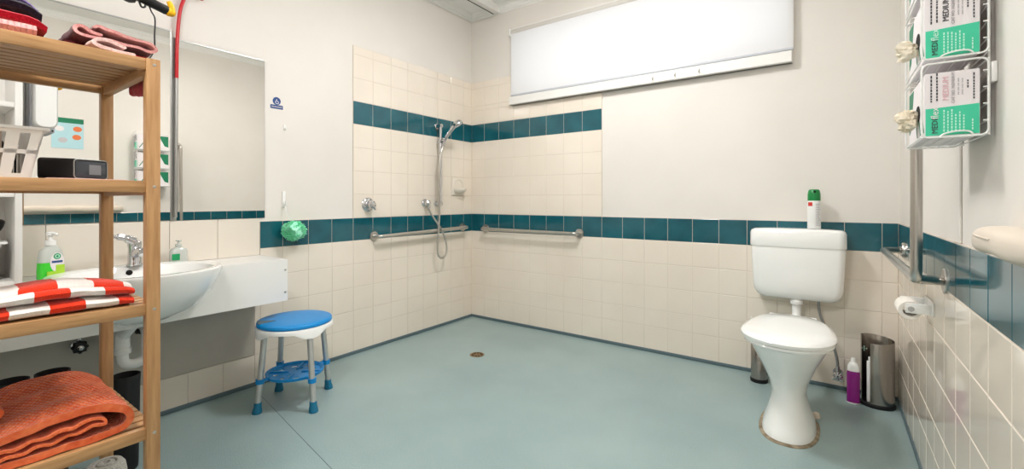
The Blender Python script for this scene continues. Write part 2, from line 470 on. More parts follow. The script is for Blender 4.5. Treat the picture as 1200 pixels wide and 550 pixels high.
# stepped cornice along three walls
cp = [(0, 0), (0.004, 0), (0.006, 0.008), (0.014, 0.012), (0.016, 0.02), (0.03, 0.034), (0.034, 0.042), (0.046, 0.044), (0.05, 0.05), (0, 0.05)]
def cornice(name, f, a, b):
    bm = bmesh.new(); loft(bm, [[f(u, z + ZC - 0.05, a) for u, z in cp], [f(u, z + ZC - 0.05, b) for u, z in cp]])
    struct(name, bm, M['ceiling'])
cornice('trim_1', lambda u, z, t: (XL + u, t, z), YF, YB)
cornice('trim_2', lambda u, z, t: (t, YB - u, z), XL, XR)
cornice('trim_3', lambda u, z, t: (XR - u, t, z), YF, YB)
# slim vertical cover strip on the right wall
bm = bmesh.new(); box(bm, XR - 0.006, XR - 0.0003, 1.606, 1.622, Z1T + 0.002, ZC - 0.05, bev=0.002)
struct('trim_4', bm, M['plaster'])
# vinyl seam across the floor
bm = bmesh.new(); tube(bm, [(-2.36, 1.09, -0.0018), (-1.75, 0.985, -0.0018), (-0.55, 0.78, -0.0018)], 0.0024, 8)
struct('trim_5', bm, M['skirt'])

# ------------------------------------------------------------------ window and blind
bm = bmesh.new()
def rect_frame(bm, x0, x1, z0, z1, w, y0, y1, bev=0.003):
    box(bm, x0, x1, y0, y1, z0, z0 + w, bev); box(bm, x0, x1, y0, y1, z1 - w, z1, bev)
    box(bm, x0, x0 + w, y0, y1, z0 + w, z1 - w, bev); box(bm, x1 - w, x1, y0, y1, z0 + w, z1 - w, bev)
rect_frame(bm, WX0 - 0.028, WX1 + 0.012, WZ0 - 0.077, WZ1 + 0.03, 0.026, YB - 0.028, YB); box(bm, WX0 - 0.026, WX1 + 0.010, YB - 0.054, YB, WZ0 - 0.077, WZ0 - 0.017, 0.003)
rect_frame(bm, WX0, WX1, WZ0, WZ1, 0.022, YB + 0.06, YB + 0.11)
box(bm, -1.16, -1.13, YB + 0.06, YB + 0.11, WZ0 + 0.03, WZ1 - 0.03, 0.003)
w1 = struct('window_1', bm, M['white_paint'])
bm = bmesh.new(); box(bm, WX0 + 0.02, -1.158, YB + 0.083, YB + 0.087, WZ0 + 0.03, WZ1 - 0.03); struct('pane', bm, M['glass'], w1)
bm = bmesh.new(); box(bm, -1.132, WX1 - 0.02, YB + 0.083, YB + 0.087, WZ0 + 0.03, WZ1 - 0.03); struct('pane', bm, M['glass'], w1)

rb = thing('roller_blind', 'translucent white roller blind drawn down over the high window', 'blind', (-1.11, YB - 0.06, 1.81))
def rel(o): return o  # children below are given in world numbers and shifted by their parent
def child(name, bm, m, parent, smooth=True):
    loc = parent.location
    bmesh.ops.translate(bm, vec=-Vector(loc), verts=bm.verts[:])
    if parent.rotation_euler.z:
        bmesh.ops.rotate(bm, cent=(0, 0, 0), matrix=Matrix.Rotation(-parent.rotation_euler.z, 3, 'Z'), verts=bm.verts[:])
    return obj(name, bm, m, parent, smooth)
def sub(name, bm, m, part, root, smooth=True):
    bmesh.ops.translate(bm, vec=-Vector(root.location), verts=bm.verts[:])
    return obj(name, bm, m, part, smooth)
BX0, BX1, BY = -2.045, -0.168, YB - 0.046
bm = bmesh.new()
rings = []
for k in range(13):
    z = 1.808 + (2.290 - 1.808) * k / 12
    rings.append([(BX0, BY, z), (BX1, BY, z), (BX1, BY + 0.0008, z), (BX0, BY + 0.0008, z)])
loft(bm, rings); child('fabric', bm, M['fabric'], rb, False)
bm = bmesh.new(); tube(bm, [(BX0 - 0.005, BY + 0.020, 2.306), (BX1 + 0.005, BY + 0.020, 2.306)], 0.0225, 20); child('roller', bm, mat('roller cloth', (206, 202, 196), 0.6), rb)
bm = bmesh.new(); box(bm, BX0, BX1, BY - 0.006, BY + 0.007, 1.799, 1.812, 0.003); child('bottom_bar', bm, M['plastic_grey'], rb)
for xx in (BX0 - 0.017, BX1 + 0.006):
    bm = bmesh.new(); box(bm, xx, xx + 0.012, BY - 0.008, YB - 0.001, 2.280, 2.332, 0.004); child('end_bracket', bm, M['plastic_white'], rb)

for i, (x, lab) in enumerate(((-0.646, 'small metal hook on the window ledge, the one furthest right'), (-0.787, 'small metal hook on the window ledge, the middle one'), (-0.925, 'small metal hook on the window ledge, the one furthest left'))):
    bm = bmesh.new()
    tube(bm, catmull([(x, YB - 0.053, 1.772), (x, YB - 0.058, 1.771), (x, YB - 0.060, 1.758), (x, YB - 0.064, 1.749), (x, YB - 0.073, 1.753), (x, YB - 0.073, 1.761)], 5), 0.0022, 8)
    single('cup_hook', bm, M['steel'], lab, 'hook', 'hooks on the window ledge')

# ceiling track and lamps
bm = bmesh.new(); box(bm, -2.215, -2.163, 0.3, 2.835, 2.488, ZC, 0.003)
ct = single('ceiling_track', bm, M['white_paint'], 'white rectangular track fixed along the ceiling near the corner', 'track')
bm = bmesh.new(); box(bm, -2.220, -2.2145, 0.3, 2.833, 2.486, 2.500, 0.0)
g = obj('groove', bm, M['black_matt'], ct, False); g['label'] = 'dark slot under the track'
def lamp(x, y, label, watts):
    t = thing('ceiling_lamp', label, 'lamp', (x, y, ZC), 0, 'round ceiling lamps')
    bm = bmesh.new(); lathe(bm, [(0.185, 0), (0.19, -0.02), (0.18, -0.03), (0.17, -0.03)], (0, 0, 0), 40); obj('base', bm, M['white_paint'], t)
    bm = bmesh.new(); lathe(bm, [(0.172, -0.028), (0.176, -0.06), (0.165, -0.09), (0.12, -0.106), (0.06, -0.112), (0.005, -0.114)], (0, 0, 0), 40); obj('diffuser', bm, M['lamp'], t)
    ld = bpy.data.lights.new('lamp_light', 'AREA'); ld.shape = 'DISK'; ld.size = 0.32; ld.energy = watts; ld.color = (1.0, 0.986, 0.975)
    lo = bpy.data.objects.new('lamp_light', ld); COL.objects.link(lo); lo.location = (x, y, ZC - 0.118)
lamp(-1.05, 1.70, 'round white ceiling lamp over the middle of the wet floor', 7.5)
lamp(-0.75, -0.30, 'added unseen fill lamp on the ceiling behind the camera', 9.5)  # added out of view as fill, to even out the walls and shelf side

# ------------------------------------------------------------------ mirror
bm = bmesh.new(); box(bm, XL + 0.001, XL + 0.007, -0.9, 0.752, 0.892, 1.769)
mi1 = single('wall_mirror', bm, M['mirror'], 'left mirror sheet behind the shelf, taller at its top edge', 'mirror', 'frameless mirrors over the vanity', False)
bm = bmesh.new(); box(bm, XL + 0.001, XL + 0.007, 0.775, 1.174, 0.890, 1.736)
mi2 = single('wall_mirror', bm, M['mirror'], 'right mirror sheet ending beside the blue sign', 'mirror', 'frameless mirrors over the vanity', False)
for o, a in ((mi1, (-0.9, 0.752, 1.766)), (mi2, (0.775, 1.174, 1.733))):
    bm = bmesh.new(); box(bm, XL + 0.001, XL + 0.0095, a[0], a[1], a[2], a[2] + 0.006, 0.001); obj('edge_strip', bm, M['alu'], o, False)
bm = bmesh.new(); box(bm, XL + 0.001, XL + 0.011, 0.752, 0.758, 0.889, 1.769, 0.001); box(bm, XL + 0.001, XL + 0.008, 0.758, 0.775, 0.889, 1.742, 0.001)
single('joint_strip', bm, M['alu'], 'brushed aluminium strip covering the joint of the two mirrors', 'strip', smooth=False)

# ------------------------------------------------------------------ vanity bench, basin, taps
BZ = 0.692; BXF = -2.20
ben = thing('vanity_bench', 'long white vanity bench with a plain deep front panel', 'bench', (-2.3, 0.3, 0.48))
CX, CY = -2.20, 0.572
bite = [(CX + 0.222 * math.cos(a), CY + 0.258 * math.sin(a)) for a in [PI * 0.5 + 0.095 + (PI - 0.19) * k / 28 for k in range(29)]]
ol = [(XL + 0.002, YF + 0.02), (XL + 0.002, 1.146), (BXF - 0.021, 1.146)] + bite + [(BXF - 0.021, YF + 0.02)]
bm = bmesh.new(); loft(bm, [[(x, y, BZ - 0.018) for x, y in ol], [(x, y, BZ) for x, y in ol]]); child('bench_top', bm, M['white_paint'], ben)
hp_ = [(0.252, -0.001), (0.250, -0.026), (0.222, -0.078), (0.165, -0.134), (0.085, -0.168)]
ol = [(YF + 0.02, 0.487), (1.150, 0.487), (1.150, BZ - 0.001)] + [(CY + h, BZ + z) for h, z in hp_] + [(CY - h, BZ + z) for h, z in reversed(hp_)] + [(YF + 0.02, BZ - 0.001)]
bm = bmesh.new(); loft(bm, [[(BXF - 0.016, y, z) for y, z in ol], [(BXF, y, z) for y, z in ol]]); child('front_panel', bm, M['white_paint'], ben)
bm = bmesh.new(); box(bm, XL + 0.010, BXF - 0.017, 1.132, 1.148, 0.487, BZ - 0.019, 0.002); child('end_panel', bm, M['white_paint'], ben)
for zz in (0.53, 0.64):
    bm = bmesh.new(); lathe(bm, [(0.005, 0), (0.005, 0.003), (0.002, 0.004)], (BXF, 1.138, zz), 10, 'X'); child('screw', bm, M['steel'], ben)
# splashback of large pale tiles
bm = bmesh.new()
ys = [YF + 0.02, -0.65, -0.45, -0.25, -0.05, 0.15, 0.35, 0.549, 0.749, 0.948, 1.149]
for a, b in zip(ys, ys[1:]): box(bm, XL + 0.0005, XL + 0.0065, a + 0.001, b - 0.001, BZ + 0.0015, 0.888, 0.0012, 1)
struct('splashback', bm, M['splash_tile'], wl)
# painted access sheet below the bench
bm = bmesh.new(); box(bm, XL + 0.0005, XL + 0.014, YF + 0.02, 1.118, 0.168, 0.487, 0.002)
struct('trim_6', bm, M['sheet'])

ba = thing('wash_basin', 'oval white basin projecting from the vanity bench', 'basin', (-2.20, 0.572, BZ))
CX, CY = -2.20, 0.572
def ell(hx, hy, z, ox=0.0, n=56):
    return [(CX + ox + hx * math.cos(2 * PI * k / n), CY + hy * math.sin(2 * PI * k / n), z) for k in range(n)]
bm = bmesh.new()
loft(bm, [ell(0.03, 0.03, BZ - 0.175, 0.02), ell(0.08, 0.09, BZ - 0.172, 0.02), ell(0.15, 0.175, BZ - 0.135, 0.015), ell(0.20, 0.232, BZ - 0.075, 0.01), ell(0.228, 0.262, BZ - 0.02, 0.0),
          ell(0.236, 0.272, BZ + 0.006), ell(0.236, 0.272, BZ + 0.014), ell(0.230, 0.266, BZ + 0.020), ell(0.212, 0.250, BZ + 0.020), ell(0.196, 0.236, BZ + 0.014, 0.006),
          ell(0.178, 0.222, BZ - 0.03, 0.012), ell(0.15, 0.19, BZ - 0.08, 0.015), ell(0.10, 0.12, BZ - 0.118, 0.02), ell(0.02, 0.02, BZ - 0.13, 0.02)])
child('bowl', bm, M['porcelain'], ba)
bm = bmesh.new(); lathe(bm, [(0.011, 0), (0.011, 0.004), (0.009, 0.005)], (-2.372, CY + 0.004, BZ - 0.008), 20, 'X'); child('overflow', bm, M['hole'], ba)
bm = bmesh.new(); lathe(bm, [(0.021, 0), (0.021, 0.003), (0.016, 0.004)], (-2.18, CY, BZ - 0.131), 24); child('plug_waste', bm, M['chrome'], ba)

tp_ = thing('basin_tap', 'chrome single-lever mixer tap at the back of the basin', 'tap', (-2.385, 0.597, BZ + 0.018))
bm = bmesh.new(); lathe(bm, [(0.027, 0), (0.027, 0.006), (0.023, 0.012), (0.022, 0.075), (0.024, 0.085), (0.024, 0.1), (0.012, 0.106)], (0, 0, 0), 28); obj('body', bm, M['chrome'], tp_)
bm = bmesh.new(); tube(bm, catmull([(0.01, 0.0, 0.045), (0.05, 0, 0.062), (0.095, 0, 0.066), (0.11, 0, 0.052)], 6), [0.016] * 9 + [0.014] * 10, 16); obj('spout', bm, M['chrome'], tp_)
bm = bmesh.new(); tube(bm, catmull([(0.01, 0.0, 0.1), (0.0, -0.03, 0.116), (0.0, -0.06, 0.124), (0.0, -0.09, 0.126)], 6), [0.017] * 6 + [0.013] * 6 + [0.008] * 6 + [0.005], 12); obj('lever', bm, M['chrome'], tp_)

tr = thing('basin_trap', 'white plastic waste trap pipe under the basin', 'pipe', (-2.30, 0.55, 0.4))
bm = bmesh.new(); tube(bm, [(0, -0.012, 0.055), (0, -0.012, -0.02)], 0.024, 20); obj('inlet_pipe', bm, M['plastic_white'], tr)
bm = bmesh.new(); tube(bm, arc_corner([(0, -0.012, -0.005), (0, -0.012, -0.078), (0, 0.066, -0.078), (0, 0.066, 0.06), (-0.165, 0.066, 0.06)], 0.042, 8), 0.0195, 20); obj('bend', bm, M['plastic_white'], tr)
bm = bmesh.new(); lathe(bm, [(0.024, -0.03), (0.028, -0.028), (0.028, -0.006), (0.024, -0.004)], (0, -0.012, 0), 14); obj('collar', bm, M['plastic_white'], tr)
bm = bmesh.new(); tube(bm, [(0.02, -0.012, 0.05), (0.1, 0.01, 0.118)], 0.02, 16); tube(bm, [(0, -0.012, 0.05), (0.03, -0.005, 0.075)], 0.0235, 16); obj('waste_tail', bm, M['plastic_white'], tr)

for (y, z, lab) in ((0.437, 0.40, 'black and chrome stop valve under the bench, left of the white trap'), (0.63, 0.43, 'dark stop valve under the bench, tucked behind the white trap')):
    t = thing('stop_valve', lab, 'valve', (XL + 0.014, y, z), 0, 'stop valves under the bench')
    bm = bmesh.new(); tube(bm, [(0, 0, 0), (0.045, 0, 0)], 0.010, 14); tube(bm, [(0.035, 0, 0.0), (0.035, 0.004, 0.09)], 0.006, 10); obj('body', bm, M['chrome'], t)
    bm = bmesh.new()
    n_ = 40
    def lobe(r, x): return [(x, r * (1 + 0.09 * math.cos(8 * 2 * PI * k / n_)) * math.cos(2 * PI * k / n_), r * (1 + 0.09 * math.cos(8 * 2 * PI * k / n_)) * math.sin(2 * PI * k / n_)) for k in range(n_)]
    loft(bm, [lobe(0.012, 0.034), lobe(0.023, 0.038), lobe(0.0245, 0.044), lobe(0.0245, 0.056), lobe(0.020, 0.062), lobe(0.008, 0.064)]); hd_ = obj('handle', bm, M['black'], t)
    bm = bmesh.new(); lathe(bm, [(0.010, 0.0635), (0.010, 0.067), (0.006, 0.069)], (0, 0, 0), 18, 'X'); obj('cap', bm, M['chrome'], hd_)
    bm = bmesh.new(); lathe(bm, [(0.022, 0), (0.02, 0.005), (0.013, 0.01)], (0, 0, 0), 20, 'X'); obj('flange', bm, M['chrome'], t)

# soap bottle
so = thing('soap_bottle', 'pump bottle half full of green liquid soap by the white cupboard', 'bottle', (-2.36, 0.345, BZ), 0.35)
def sring(hw, hd, z, e=3.2, n=40): return superring(0, 0, hd, hw, hw, z, n, e)
bm = bmesh.new(); loft(bm, [sring(0.034, 0.018, 0.0), sring(0.037, 0.021, 0.004), sring(0.037, 0.021, 0.03), sring(0.0355, 0.0205, 0.062)]); obj('liquid', bm, M['soap_green'], so)
bm = bmesh.new(); loft(bm, [sring(0.0355, 0.0205, 0.0625), sring(0.034, 0.02, 0.085), sring(0.03, 0.018, 0.105), sring(0.02, 0.015, 0.118), sring(0.013, 0.013, 0.123, 2), sring(0.013, 0.013, 0.128, 2)]); obj('clear_shoulder', bm, M['soap_clear'], so)
bm = bmesh.new(); lathe(bm, [(0.016, 0.125), (0.016, 0.143), (0.007, 0.145), (0.006, 0.16), (0.013, 0.162), (0.013, 0.172), (0.008, 0.175)], (0, 0, 0), 20); tube(bm, [(0, 0, 0.168), (0.03, 0.0, 0.168), (0.034, 0, 0.163)], 0.0045, 10); obj('pump', bm, M['plastic_white'], so)
bm = bmesh.new()
loft(bm, [[(0.0212, 0.008 + 0.021 * c, 0.062 + 0.036 * s) for c, s in [(math.cos(2 * PI * k / 24), math.sin(2 * PI * k / 24)) for k in range(24)]], [(0.0218, 0.008 + 0.021 * c, 0.062 + 0.036 * s) for c, s in [(math.cos(2 * PI * k / 24), math.sin(2 * PI * k / 24)) for k in range(24)]]])
lb = obj('label', bm, M['box_white'], so)
bm = bmesh.new(); lathe(bm, [(0.011, 0.0218), (0.011, 0.0224)], (0, 0.008, 0.084), 20, 'X'); obj('green_roundel', bm, M['green'], lb)
bm = bmesh.new(); lathe(bm, [(0.007, 0.0224), (0.007, 0.0229)], (0, 0.008, 0.084), 16, 'X'); lathe(bm, [(0.0045, 0.0229), (0.0045, 0.0232)], (0, 0.008, 0.084), 12, 'X', mi=1); obj('roundel_mark', bm, [M['ink_mint'], M['green']], lb)
bm = bmesh.new(); box(bm, 0.0218, 0.0224, -0.008, 0.024, 0.06, 0.068); obj('blue_line', bm, M['sign_blue'], lb)
bm = bmesh.new(); box(bm, 0.0218, 0.0226, -0.022, 0.03, 0.012, 0.03); box(bm, 0.0218, 0.0226, 0.004, 0.03, 0.03, 0.052); obj('lime_panel', bm, M['lime'], lb)

lo = thing('lotion_bottle', 'clear pump bottle with a green label beside the basin', 'bottle', (-2.425, 0.765, BZ))
bm = bmesh.new(); loft(bm, [sring(0.03, 0.02, 0.0), sring(0.033, 0.023, 0.004), sring(0.033, 0.023, 0.06), sring(0.028, 0.02, 0.072), sring(0.012, 0.012, 0.08, 2), sring(0.012, 0.012, 0.085, 2)]); obj('bottle_body', bm, M['soap_clear'], lo)
bm = bmesh.new(); lathe(bm, [(0.013, 0.082), (0.013, 0.093), (0.005, 0.095), (0.005, 0.104), (0.011, 0.106), (0.01, 0.112)], (0, 0, 0), 16); tube(bm, [(0, 0, 0.109), (0.026, 0, 0.107)], 0.004, 8); obj('pump', bm, M['soap_clear'], lo)
bm = bmesh.new(); box(bm, 0.0232, 0.0238, -0.032, -0.002, 0.022, 0.05); obj('label', bm, M['green'], lo)

# ------------------------------------------------------------------ white open cupboard on the bench, dispenser
cu = thing('open_cupboard', 'white open-fronted cupboard standing on the bench at far left', 'cupboard', (-2.37, 0.0, BZ))
C0, C1, CYa, CYb = XL + 0.013, -2.252, -0.32, 0.262
bm = bmesh.new(); box(bm, C0, C1, CYb - 0.018, CYb, BZ, 1.62, 0.002); child('side_panel', bm, M['white_paint'], cu)
bm = bmesh.new(); box(bm, C0, C1, CYa, CYa + 0.018, BZ, 1.62, 0.002); child('side_panel', bm, M['white_paint'], cu)
bm = bmesh.new(); box(bm, C0, C0 + 0.006, CYa + 0.018, CYb - 0.018, BZ, 1.62); child('back_panel', bm, M['white_paint'], cu, False)
for z in (BZ, 0.995, 1.30, 1.602):
    bm = bmesh.new(); box(bm, C0 + 0.006, C1 - 0.003, CYa + 0.018, CYb - 0.018, z, z + 0.018, 0.002); child('shelf', bm, M['white_paint'], cu)
tb = thing('tapered_tub', 'white tapered plastic tub inside the low cupboard compartment', 'tub', (-2.35, 0.12, BZ + 0.018))
def rq(hx, hy, z, r=0.012): return [(x, y, z) for x, y in rrect(-hx, hx, -hy, hy, r)]
bm = bmesh.new(); loft(bm, [rq(0.062, 0.06, 0.0), rq(0.064, 0.062, 0.003), rq(0.088, 0.098, 0.125), rq(0.096, 0.11, 0.127), rq(0.096, 0.11, 0.134), rq(0.09, 0.1, 0.134), rq(0.062, 0.06, 0.006)]); obj('tub_body', bm, M['plastic_white'], tb)
br = thing('hair_brush', 'black brush lying upright on the white tub', 'brush', (-2.325, 0.182, BZ + 0.153))
bm = bmesh.new(); tube(bm, catmull([(0, -0.06, 0.012), (0, -0.03, 0.012), (0, 0.0, 0.02), (0, 0.025, 0.05), (0, 0.03, 0.075)], 5), [0.009] * 8 + [0.014] * 6 + [0.019] * 5 + [0.015, 0.008], 14); obj('handle', bm, M['black'], br)
bm = bmesh.new(); tube(bm, [(0.006, 0.002, 0.02), (0.012, 0.01, 0.045)], 0.009, 10); obj('band', bm, M['sealant'], br)

di = thing('paper_dispenser', 'white and grey wall dispenser mounted on the mirror', 'dispenser', (XL + 0.008, 0.33, 1.24))
bm = bmesh.new(); box(bm, 0, 0.07, -0.033, 0.035, 0.0, 0.27, 0.006); obj('back_body', bm, M['plastic_grey'], di)
bm = bmesh.new()
out = rrect(-0.027, 0.036, 0.012, 0.268, 0.024, 6)
loft(bm, [[(0.066, y, z) for y, z in out], [(0.115, y, z) for y, z in out], [(0.122, 0.0045 + (y - 0.0045) * 0.86, 0.14 + (z - 0.14) * 0.96) for y, z in out]]); obj('front_cover', bm, M['plastic_white'], di)
bm = bmesh.new(); lathe(bm, [(0.003, 0.07), (0.003, 0.074)], (0, 0.028, 0.008), 10, 'X'); obj('sensor_dot', bm, M['black'], di)

# ------------------------------------------------------------------ wooden shelf unit and its things
SX0, SX1, SY0, SY1 = -1.738, -1.320, -0.16, 0.380
PW = 0.027
su = thing('shelf_unit', 'pale wooden slatted shelf unit with four shelves at left', 'shelf', (-1.53, 0.11, 0.0))
ZS = (0.441, 0.737, 1.030, 1.322); RH = 0.0275
for (x0, y0, lab) in ((SX1 - PW, SY1 - PW, None), (SX0, SY1 - PW, None), (SX1 - PW, SY0, None), (SX0, SY0, None)):
    bm = bmesh.new(); box(bm, x0, x0 + PW, y0, y0 + PW, 0, 1.323, 0.0015)
    p = child('post', bm, M['wood_z'], su)
    if x0 > -1.5 and y0 > 0:
        for z in ZS:
            bm = bmesh.new(); lathe(bm, [(0.0036, -0.004), (0.0036, 0.0006), (0.002, 0.001)], (SX1, y0 + PW * 0.55, z - RH / 2), 12, 'X')
            sub('screw', bm, M['steel'], p, su)
for z in ZS:
    for x0 in (SX1 - 0.0225, SX0 + 0.0045):
        bm = bmesh.new(); box(bm, x0, x0 + 0.018, SY0 + PW, SY1 - PW, z - RH, z, 0.0015); child('rail', bm, M['wood_y'], su)
    for y0 in (SY0 + 0.004, SY1 - PW + 0.004):
        bm = bmesh.new(); box(bm, SX0 + PW, SX1 - PW, y0, y0 + 0.018, z - RH - 0.006, z - 0.009, 0.0015); child('end_rail', bm, M['wood_x'], su)
    bm = bmesh.new(); n = 10; w = (SX1 - SX0 - 0.055) / n
    for k in range(n):
        xa = SX0 + 0.0275 + k * w
        box(bm, xa + 0.0045, xa + w - 0.0045, SY0 + 0.006, SY1 - 0.007, z - 0.0088, z - 0.0005, 0.001, 1)
    child('slats', bm, M['wood_y'], su)

def cloth(name, bm, m, label, cat='towel', group=None): return single(name, bm, m, label, cat, group)

def u_fold(xb, xf, z0, t, n):
    """serpentine with n layers between back xb and front xf, first layer at z0+t/2; folds at the front first"""
    pts = []; z = z0 + t / 2
    d = 1
    pts.append((xb, z))
    for k in range(n):
        a, b = (xb, xf) if d == 1 else (xf, xb)
        pts.append((a + (b - a) * 0.35, z)); pts.append((a + (b - a) * 0.85, z))
        if k < n - 1:
            pts.append((b + (t * 0.42) * (1 if b == xf else -1), z + t * 0.52)); z += t * 1.04
            pts.append((b + (a - b) * 0.15, z))
        else: pts.append((b, z))
        d = -d
    return pts

ZT = ZS[3] + 0.001
# top shelf, left stack
cloth('folded_towel', ribbon([(-1.68, ZT + 0.012), (-1.5, ZT + 0.0125), (-1.345, ZT + 0.012)], 0.023, -0.12, 0.176, 'Y', 26, 8, 0.0012, 40, seed=1), M['terry_pink_rib'], 'ribbed pink towel, bottom of the left stack on the top shelf', group='towels on the top shelf')
cloth('folded_towel', ribbon(u_fold(-1.66, -1.362, ZT + 0.026, 0.0125, 2), 0.012, -0.13, 0.192, 'Y', 26, 5, 0.0028, 28, seed=2, sag=lambda f, c: -0.016 * max(0, (c.y - 0.165) / 0.03) ** 2), M['terry_red'], 'dark red towel in the middle of the left stack, top shelf', group='towels on the top shelf')
cloth('folded_towel', ribbon(u_fold(-1.65, -1.376, ZT + 0.054, 0.0135, 2), 0.013, -0.13, 0.188, 'Y', 26, 5, 0.0028, 24, seed=3, sag=lambda f, c: -0.018 * max(0, (c.y - 0.155) / 0.035) ** 2), M['terry_dark'], 'near-black towel high in the left stack, top shelf', group='towels on the top shelf')
bm = ribbon([(-1.65, ZT + 0.088), (-1.5, ZT + 0.090), (-1.40, ZT + 0.088)], 0.008, -0.05, 0.186, 'Y', 20, 5, 0.002, 30, seed=4, sag=lambda f, c: -0.024 * max(0, (c.y - 0.155) / 0.035) ** 2)
cloth('folded_cloth', bm, M['terry_violet'], 'thin violet cloth lying on the near-black towel', 'cloth')
# top shelf, right pile
bm = ribbon([(0.322, ZT + 0.0175), (0.352, ZT + 0.0165), (0.382, ZT + 0.013), (0.3945, ZT - 0.008), (0.395, ZT - 0.028), (0.396, ZT - 0.052)], 0.0095, -1.605, -1.40, 'X', 20, 6, 0.003, 40, endjit=0.012, seed=5, sag=lambda f, c: -0.03 * (f - 0.35) * max(0, (ZT - c.z) / 0.05))
cloth('folded_towel', bm, M['terry_red'], 'bright red towel under the right pile on the top shelf', group='towels on the top shelf')
bm = ribbon([(0.316, ZT + 0.028), (0.28, ZT + 0.026), (0.245, ZT + 0.024), (0.230, ZT + 0.016), (0.240, ZT + 0.007), (0.314, ZT + 0.006)], 0.010, -1.66, -1.42, 'X', 18, 6, 0.003, 30, endjit=0.008, seed=6)
cloth('folded_towel', bm, M['terry_maroon'], 'maroon towel peeping out at the back of the right pile', group='towels on the top shelf')
bm = ribbon([(0.318, ZT + 0.018), (0.306, ZT + 0.021), (0.29, ZT + 0.024), (0.270, ZT + 0.022), (0.262, ZT + 0.014), (0.275, ZT + 0.0065), (0.30, ZT + 0.005), (0.335, ZT + 0.004)], 0.0075, -1.56, -1.336, 'X', 18, 6, 0.002, 30, endjit=0.006, seed=7)
cloth('folded_towel', bm, M['terry_blush'], 'blush pink towel hanging low at the front of the right pile', group='towels on the top shelf')
bm = ribbon([(0.286, ZT + 0.046), (0.266, ZT + 0.048), (0.250, ZT + 0.056), (0.240, ZT + 0.050), (0.244, ZT + 0.038), (0.268, ZT + 0.034), (0.31, ZT + 0.036), (0.35, ZT + 0.034), (0.376, ZT + 0.031), (0.388, ZT + 0.039), (0.376, ZT + 0.051), (0.345, ZT + 0.054), (0.30, ZT + 0.059), (0.282, ZT + 0.066), (0.272, ZT + 0.060)], 0.0065, -1.62, -1.375, 'X', 20, 6, 0.003, 30, endjit=0.012, seed=8, under=1)
cloth('folded_towel', bm, [M['terry_rose'], M['terry_maroon']], 'rose pink towel with curled edges and maroon lining on the right pile', group='towels on the top shelf')

# second shelf: cutlery basket, clock radio, cloth
ZK = ZS[2] + 0.001
bk = thing('slotted_basket', 'white slotted plastic basket on the second shelf', 'basket', (-1.50, 0.081, ZK))
bm = bmesh.new()
Hb = 0.112
def side(y, z):  # slanted end wall towards +y
    return y
H_ = [(0.0, 0.103, 0.092), (1.0, 0.128, 0.105)]
nrow, zz = 2, [0.012, 0.056, 0.064, 0.104]
def wy(z): return 0.098 + 0.022 * z / Hb
def wx(z): return 0.060 + 0.012 * z / Hb
slots = [-0.075, -0.045, -0.015, 0.015, 0.045, 0.075]
for s in (1, -1):                               # long walls (front and back) made of bars between slots
    def P3(u, z, o): return (s * (wx(z) + o), u * wy(z) / 0.098, z)
    def plate(u0, u1, z0, z1):
        loft(bm, [[P3(u0, z0, 0), P3(u1, z0, 0), P3(u1, z0, -0.003), P3(u0, z0, -0.003)], [P3(u0, z1, 0), P3(u1, z1, 0), P3(u1, z1, -0.003), P3(u0, z1, -0.003)]])
    plate(-0.098, 0.098, 0, 0.012); plate(-0.098, 0.098, 0.055, 0.064); plate(-0.098, 0.098, 0.100, Hb)
    edges = [-0.098] + [v for c in slots for v in (c - 0.0065, c + 0.0065)] + [0.098]
    for a, b in zip(edges[::2], edges[1::2]): plate(a, b, 0.012, 0.100)
for s in (1, -1):                               # end walls
    loft(bm, [[(-wx(0), s * wy(0), 0), (wx(0), s * wy(0), 0), (wx(0), s * (wy(0) - 0.003), 0), (-wx(0), s * (wy(0) - 0.003), 0)], [(-wx(Hb), s * wy(Hb), Hb), (wx(Hb), s * wy(Hb), Hb), (wx(Hb), s * (wy(Hb) - 0.003), Hb), (-wx(Hb), s * (wy(Hb) - 0.003), Hb)]])
box(bm, -0.06, 0.06, -0.098, 0.098, 0, 0.003)
obj('basket_body', bm, M['plastic_white'], bk, False)
bm = bmesh.new(); o_ = rrect(-0.078, 0.078, -0.128, 0.128, 0.012); i_ = rrect(-0.068, 0.068, -0.118, 0.118, 0.010)
loft(bm, [[(x, y, Hb - 0.004) for x, y in o_], [(x, y, Hb + 0.002) for x, y in o_], [(x, y, Hb + 0.002) for x, y in i_], [(x, y, Hb - 0.004) for x, y in i_], [(x, y, Hb - 0.004) for x, y in o_]], False, False)
obj('rim', bm, M['plastic_white'], bk)
for i, (y, x, mname, lab) in enumerate(((0.016, 0.01, 'black', 'black comb standing in the slotted basket'), (0.046, -0.01, 'plastic_cream', 'cream comb standing in the slotted basket'), (0.075, 0.012, 'plastic_white', 'white comb in the slotted basket, nearest its sloping end'))):
    bm = bmesh.new(); box(bm, -0.002, 0.002, -0.012, 0.012, 0.072, 0.098, 0.001)
    for k in range(5): box(bm, -0.0015, 0.0015, -0.012 + k * 0.0055, -0.010 + k * 0.0055, 0.0, 0.074)
    bmesh.ops.transform(bm, matrix=Matrix.Translation((bk.location.x + 0.040, bk.location.y + y, ZK + 0.004)), verts=bm.verts[:])
    single('comb', bm, M[mname], lab, 'comb', 'combs in the slotted basket', False)
bm = bmesh.new(); box(bm, -0.024, 0.018, -0.078, 0.080, 0.0, 0.066, 0.008, 3); box(bm, -0.012, 0.006, -0.06, 0.062, 0.062, 0.084, 0.008, 3)
bmesh.ops.translate(bm, vec=(bk.location.x + 0.002, bk.location.y + 0.004, ZK + 0.0035), verts=bm.verts[:])
single('soft_pouch', bm, M['black_matt'], 'black soft pouch inside the slotted basket', 'pouch')
